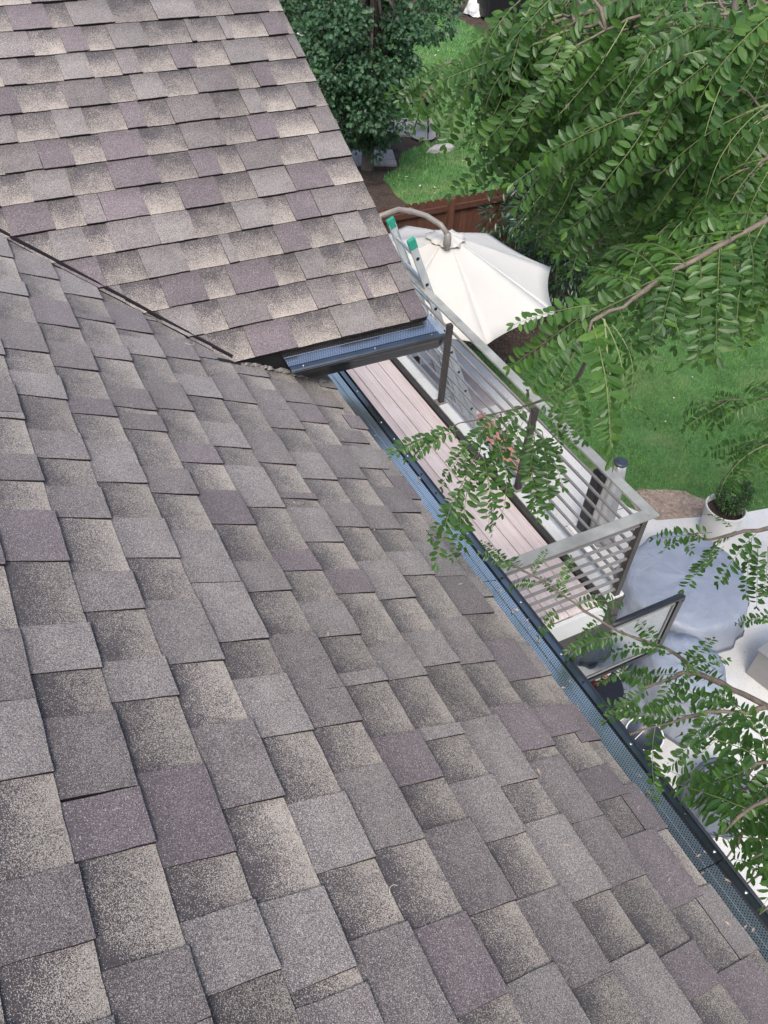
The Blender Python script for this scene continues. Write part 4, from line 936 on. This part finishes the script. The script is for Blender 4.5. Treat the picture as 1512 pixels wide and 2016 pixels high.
# branches below, over the patio
B3 = branch([(1600, 1432, 2.35), (1512, 1392, 2.4), (1440, 1357, 2.45), (1372, 1325, 2.5), (1335, 1328, 2.52), (1300, 1345, 2.5), (1262, 1352, 2.5)], .010, .003)
B3b = branch([(1508, 1392, 2.4), (1482, 1404, 2.4), (1392, 1401, 2.4), (1330, 1420, 2.38), (1240, 1446, 2.35)], .0075, .002)
B3c = branch([(1372, 1325, 2.5), (1340, 1295, 2.52), (1300, 1272, 2.55), (1215, 1242, 2.58), (1150, 1203, 2.6), (1090, 1160, 2.6), (1000, 1105, 2.62)], .006, .002)
for P_, n, L in ((B3, 6, .18), (B3b, 7, .18), (B3c, 8, .18)): dress(P_, n, L, .55, .9, .22)
for a in [(1000, 1112, 948, 1066), (1012, 1118, 945, 1090), (1060, 1150, 1000, 1160), (1100, 1160, 1125, 1098), (1130, 1190, 1222, 1188), (1100, 1200, 1060, 1252), (1180, 1222, 1130, 1272), (1212, 1250, 1118, 1282), (1045, 1130, 1075, 1085), (1290, 1430, 1292, 1565), (1330, 1420, 1190, 1388), (1395, 1402, 1340, 1490), (1400, 1402, 1475, 1470), (1345, 1325, 1405, 1258), (1280, 1350, 1192, 1420), (1340, 1332, 1432, 1298), (1300, 1290, 1402, 1312), (1240, 1322, 1180, 1345)]:
    d = 2.42 + random.uniform(-.08, .06); fr(a[0], a[1], d, a[2], a[3], d + random.uniform(-.06, .08))
# right-hand edge, lower cluster
for st, en, n in [([(1620, 1480, 1.6)], [(1500, 1520, 1.62), (1455, 1560, 1.66), (1420, 1600, 1.7)], 10), ([(1640, 1560, 1.7)], [(1512, 1590, 1.72), (1460, 1640, 1.76), (1430, 1690, 1.8)], 10), ([(1640, 1650, 1.75)], [(1520, 1690, 1.78), (1470, 1740, 1.8)], 10), ([(1640, 1420, 1.9)], [(1530, 1450, 1.9), (1480, 1470, 1.95), (1440, 1490, 2.0)], 5), ([(1640, 1720, 1.7)], [(1540, 1760, 1.75), (1495, 1800, 1.78)], 7), ([(1660, 1540, 1.5)], [(1530, 1565, 1.5), (1465, 1600, 1.52), (1425, 1640, 1.55)], 10), ([(1660, 1640, 1.55)], [(1540, 1655, 1.55), (1480, 1690, 1.56)], 8), ([(1660, 1500, 1.6)], [(1520, 1500, 1.6), (1450, 1530, 1.62)], 8)]:
    dress(branch(st + en, .005, .0015), n, .19, .5, .9, .15)
# right-hand edge, middle
dress(branch([(1640, 1020, 1.9), (1512, 1040, 1.9), (1450, 1050, 1.92), (1400, 1062, 1.95), (1355, 1052, 2.0)], .006, .0016), 4, .14, .9, .6, .25)
for a in [(1402, 1048, 1285, 1062), (1400, 1062, 1305, 1085), (1408, 1075, 1345, 1162), (1425, 1075, 1372, 1130), (1480, 1060, 1468, 1172), (1492, 1080, 1490, 1195), (1440, 1042, 1385, 1012), (1512, 1075, 1500, 1180), (1530, 1205, 1450, 1228), (1540, 1230, 1460, 1225)]:
    d = 1.95 + random.uniform(-.08, .06); fr(a[0], a[1], d, a[2], a[3], d + .04)
for st, n in [([(1640, 775, 3.2), (1512, 785, 3.2), (1430, 787, 3.25), (1380, 800, 3.3)], 12), ([(1640, 850, 3.0), (1530, 868, 3.0), (1480, 890, 3.05)], 7), ([(1640, 830, 3.4), (1530, 850, 3.4), (1470, 880, 3.4)], 8)]:
    dress(branch(st, .005, .0015), n, .2, .8, .8, .2)
# top-left spray
B6 = branch([(1260, 0, 2.3), (1130, 32, 2.4), (1010, 86, 2.5), (940, 115, 2.55), (890, 122, 2.6), (855, 140, 2.62)], .006, .0016)
for a in [(962, 110, 903, 112), (992, 96, 955, 75), (880, 122, 768, 186), (892, 128, 790, 226), (902, 128, 832, 292), (930, 116, 892, 212), (890, 125, 852, 228), (936, 120, 876, 288), (870, 130, 800, 170), (880, 125, 815, 250), (910, 120, 860, 260), (1010, 86, 960, 170), (1030, 80, 1000, 180), (1060, 60, 1000, 40), (1080, 50, 1040, 140), (865, 135, 785, 200), (925, 118, 850, 190)]:
    d = 2.55 + random.uniform(-.08, .08); fr(a[0], a[1], d, a[2], a[3], d + random.uniform(-.05, .05))
# upper right: many twigs hanging down and to the left
REG = [(1040, 60), (1130, -40), (1560, -40), (1560, 600), (1420, 560), (1290, 540), (1230, 520), (1130, 440), (1060, 330), (1070, 230), (1060, 130)]
B5 = branch([(1640, 110, 1.6), (1512, 82, 1.7), (1462, 72, 1.72), (1400, 96, 1.75), (1330, 130, 1.78), (1285, 185, 1.8)], .005, .0014, 'stem')
dress(B5, 12, .2, .8, .6, .2); dress(B1[:13], 14, .19, .8, .8, .12)
BD = branch([(1640, 40, 2.2), (1512, 62, 2.2), (1450, 56, 2.25), (1390, 50, 2.3), (1330, 66, 2.35)], .016, .004, 'bark'); branch([(1450, 56, 2.25), (1445, 10, 2.25), (1450, -60, 2.25)], .008, .005, 'bark')
tries = 0; made = 0; twigs = []
while made < 105 and tries < 2000:
    tries += 1; u, v = random.uniform(960, 1600), random.uniform(-60, 520)
    if not inpoly([u], [v], REG)[0]: continue
    d = random.uniform(1.7, 3.4); k = d / 2.2; a = random.uniform(R_(118), R_(165)); Lp = random.uniform(120, 230) / k
    u1, v1 = u + math.cos(a) * Lp, v + math.sin(a) * Lp * .8
    if not inpoly([u1 + 30], [v1 - 40], REG)[0]: continue
    twigs.append((u, v, d, k, u1, v1)); made += 1
for _ in range(16):
    u, v, d = random.uniform(1030, 1150), random.uniform(-30, 250), random.uniform(2.0, 3.2); a = random.uniform(R_(125), R_(165)); k = d / 2.2; Lp = random.uniform(70, 120) / k
    twigs.append((u, v, d, k, u + math.cos(a) * Lp, v + math.sin(a) * Lp * .8))
nodes = [along(1640, 40, 2.2), along(1600, 390, 1.75), along(1640, 775, 3.2)] + list(B5[:6]) + list(B1[:10]) + list(BD)
for u, v, d, k, u1, v1 in sorted(twigs, key=lambda q: -q[0]):          # from the limbs outwards: every twig springs from an older one
    P_ = branch([(u + 60 / k, v - 25 / k, d), (u, v, d), ((u + u1) / 2, (v + v1) / 2 - 12, d), (u1, v1, d + .05)], .003, .0012, random.choice(['twig', 'stem'])); dress(P_, 9, .19, .85, .6, .05)
    s0 = P_[0]; nd = min(nodes, key=lambda q: np.linalg.norm(q - s0)); md = (s0 + nd) / 2 + np.array([0, 0, .05 * np.linalg.norm(nd - s0)])
    if np.linalg.norm(nd - s0) > .02: bb = MB(); bb.tube([nd, (nd + md) / 2 + np.array([0, 0, .01]), md, (md + s0) / 2, s0], [.0042, .0038, .0034, .0032, .003], 6); branches.append((bb, 'twig'))
    nodes += [P_[0], P_[3]]
print('fronds', len(fronds))
# trunk, limbs and the unseen crown mass added overhead
b = MB(); tp = [LB + np.array([dx, dy, z]) for dx, dy, z in [(0, 0, -.05), (.02, .03, 1.5), (-.08, .05, 3.2), (-.12, .10, 5.0), (-.3, .15, 6.6), (-.5, .2, 8.2), (-.7, .3, 9.8)]]
b.tube(tp, [.21, .17, .155, .14, .11, .08, .04], 14); b.build('trunk', M['bark'], loc, smooth=True)
def limb(uvd, k, r0=.05, r1=.012):
    e = along(*uvd); a = tp[k]; m_ = a * .5 + e * .5 + np.array([.15, -.25, .25]); b = MB(); b.tube([a, a * .75 + m_ * .25 + np.array([0, 0, .08]), m_, m_ * .4 + e * .6, e], [r0, r0 * .8, r0 * .6, r1 * 1.3, r1], 9); b.build('limb', M['bark'], loc, smooth=True)
limb((1600, 390, 1.75), 4); limb((1600, 1432, 2.35), 3); limb((1640, 40, 2.2), 5, .06, .018); limb((1640, 1560, 1.7), 3, .04, .008); limb((1640, 1020, 1.9), 4, .04, .008); limb((1640, 775, 3.2), 4, .04, .008)
for b, mt in branches: b.build('branch', M[mt], loc, smooth=True)
fronds.sort(key=lambda q: -(q[3] if (abs(q[4][0] / q[4][2]) < .52 and abs(q[4][1] / q[4][2]) < .68) else q[3] * .01))
for vi, Rm, p0, _, _q in fronds[:300]:
    o = link('leaf', FR[vi][0], loc); mm = Matrix.Identity(4)
    for i in range(3):
        for j in range(3): mm[i][j] = Rm[i][j]
        mm[i][3] = (p0 - BASE[loc.name])[i]
    o.matrix_local = mm
b = MB()
for vi, Rm, p0, _, _q in fronds[300:]:
    base = len(b.v); b.v += (FR[vi][1] @ Rm.T + p0).tolist(); b.f += [[base + i for i in f] for f in FR[vi][2]]; b.m += FR[vi][3]
b.uv = [[(0, 0)]] * len(b.f)
kind(b.build('foliage', [M['locust'], M['stem']], loc), 'stuff')
C, Rd = clumps((4.7, .5, 8.5), (2.0, 2.0, 1.5), 60, .35, .65, 77); C2, Rd2 = clumps((4.6, -1.2, 10.2), (2.2, 1.8, 1.2), 30, .4, .7, 76)
lc = leaf_quad_cloud(np.concatenate([C, C2]), np.concatenate([Rd, Rd2]), 46000, .09, .42, .5, .1, 78)
qc = (lc[0] - CAM) @ RC.T; off = ~((qc[:, 2] > 0) & (qc[:, 0] / qc[:, 2] < .56))     # kept out of view: crown mass added to darken gutter reflections and the roof
V, Fc = blade_mesh(*[a[off] for a in lc], OVAL, .2, .1); kind(np_mesh('crown', V, Fc, M['locust'], loc), 'stuff')

# leaflets and grit dropped on the guard and the shingles
b = MB()
for k in range(90):
    y = rng.uniform(.0, 2.5)
    if k < 60: x_ = rng.uniform(1.15, 1.235); z_ = G - 2.029 - (x_ - 1.116) * .305 + .004
    else: x_ = 1.146 - abs(rng.normal(0, .35)); z_ = G - 1.458 - .5 * x_ + .016
    a = rng.uniform(0, 6.28); L = rng.uniform(.004, .011); ax = np.array([math.cos(a), math.sin(a), rng.uniform(-.2, .2)]) * L; ay = np.array([-math.sin(a), math.cos(a), 0]) * L * .3; c_ = np.array([x_, y, z_])
    b.raw([c_ - ax, c_ - ay, c_ + ax, c_ + ay + np.array([0, 0, .001])], [(0, 1, 2, 3)])
o = b.build('fallen_leaflets', M['dirt']); tag(o, 'tiny dry leaflets fallen on the gutter guard and shingles', 'leaf litter'); kind(o, 'stuff')

# pale dry stems lying on the shingles
for (u, v), a0, L in [((368, 680), 2.2, 1.0), ((345, 676), .4, .7), ((775, 1768), -.6, .8), ((690, 612), 1.3, .5)]:
    r0 = ray(u, v)
    if v == 612: tt = (-3.109) / (r0[2] - .5 * r0[1]); nn = np.array([0, -sa, ca]); e1 = np.array([1.0, 0, 0]); e2 = np.array([0, ca, sa])
    else: tt = (-1.458) / (r0[2] + .5 * r0[0]); nn = np.array([sa, 0, ca]); e1 = np.array([0, 1.0, 0]); e2 = np.array([-ca, 0, sa])
    c_ = CAM + r0 * tt + nn * .0145; b = MB()
    b.tube([c_ + (e1 * math.cos(a0 + s_) + e2 * math.sin(a0 + s_)) * .022 * L + nn * .003 * math.sin(s_) for s_ in np.linspace(0, 2.6 * L, 12)], .0006, 5)
    o = b.build('dry_stem', M['straw']); tag(o, {368: 'thin pale dry stem curled on the main slope below the valley', 345: 'short pale dry stem on the main slope close to the valley line', 775: 'pale curved dry stem on the main slope low down by the gutter', 690: 'tiny pale dry stem near the eave of the wing roof'}[u], 'stem', 'dry stems on the roof')
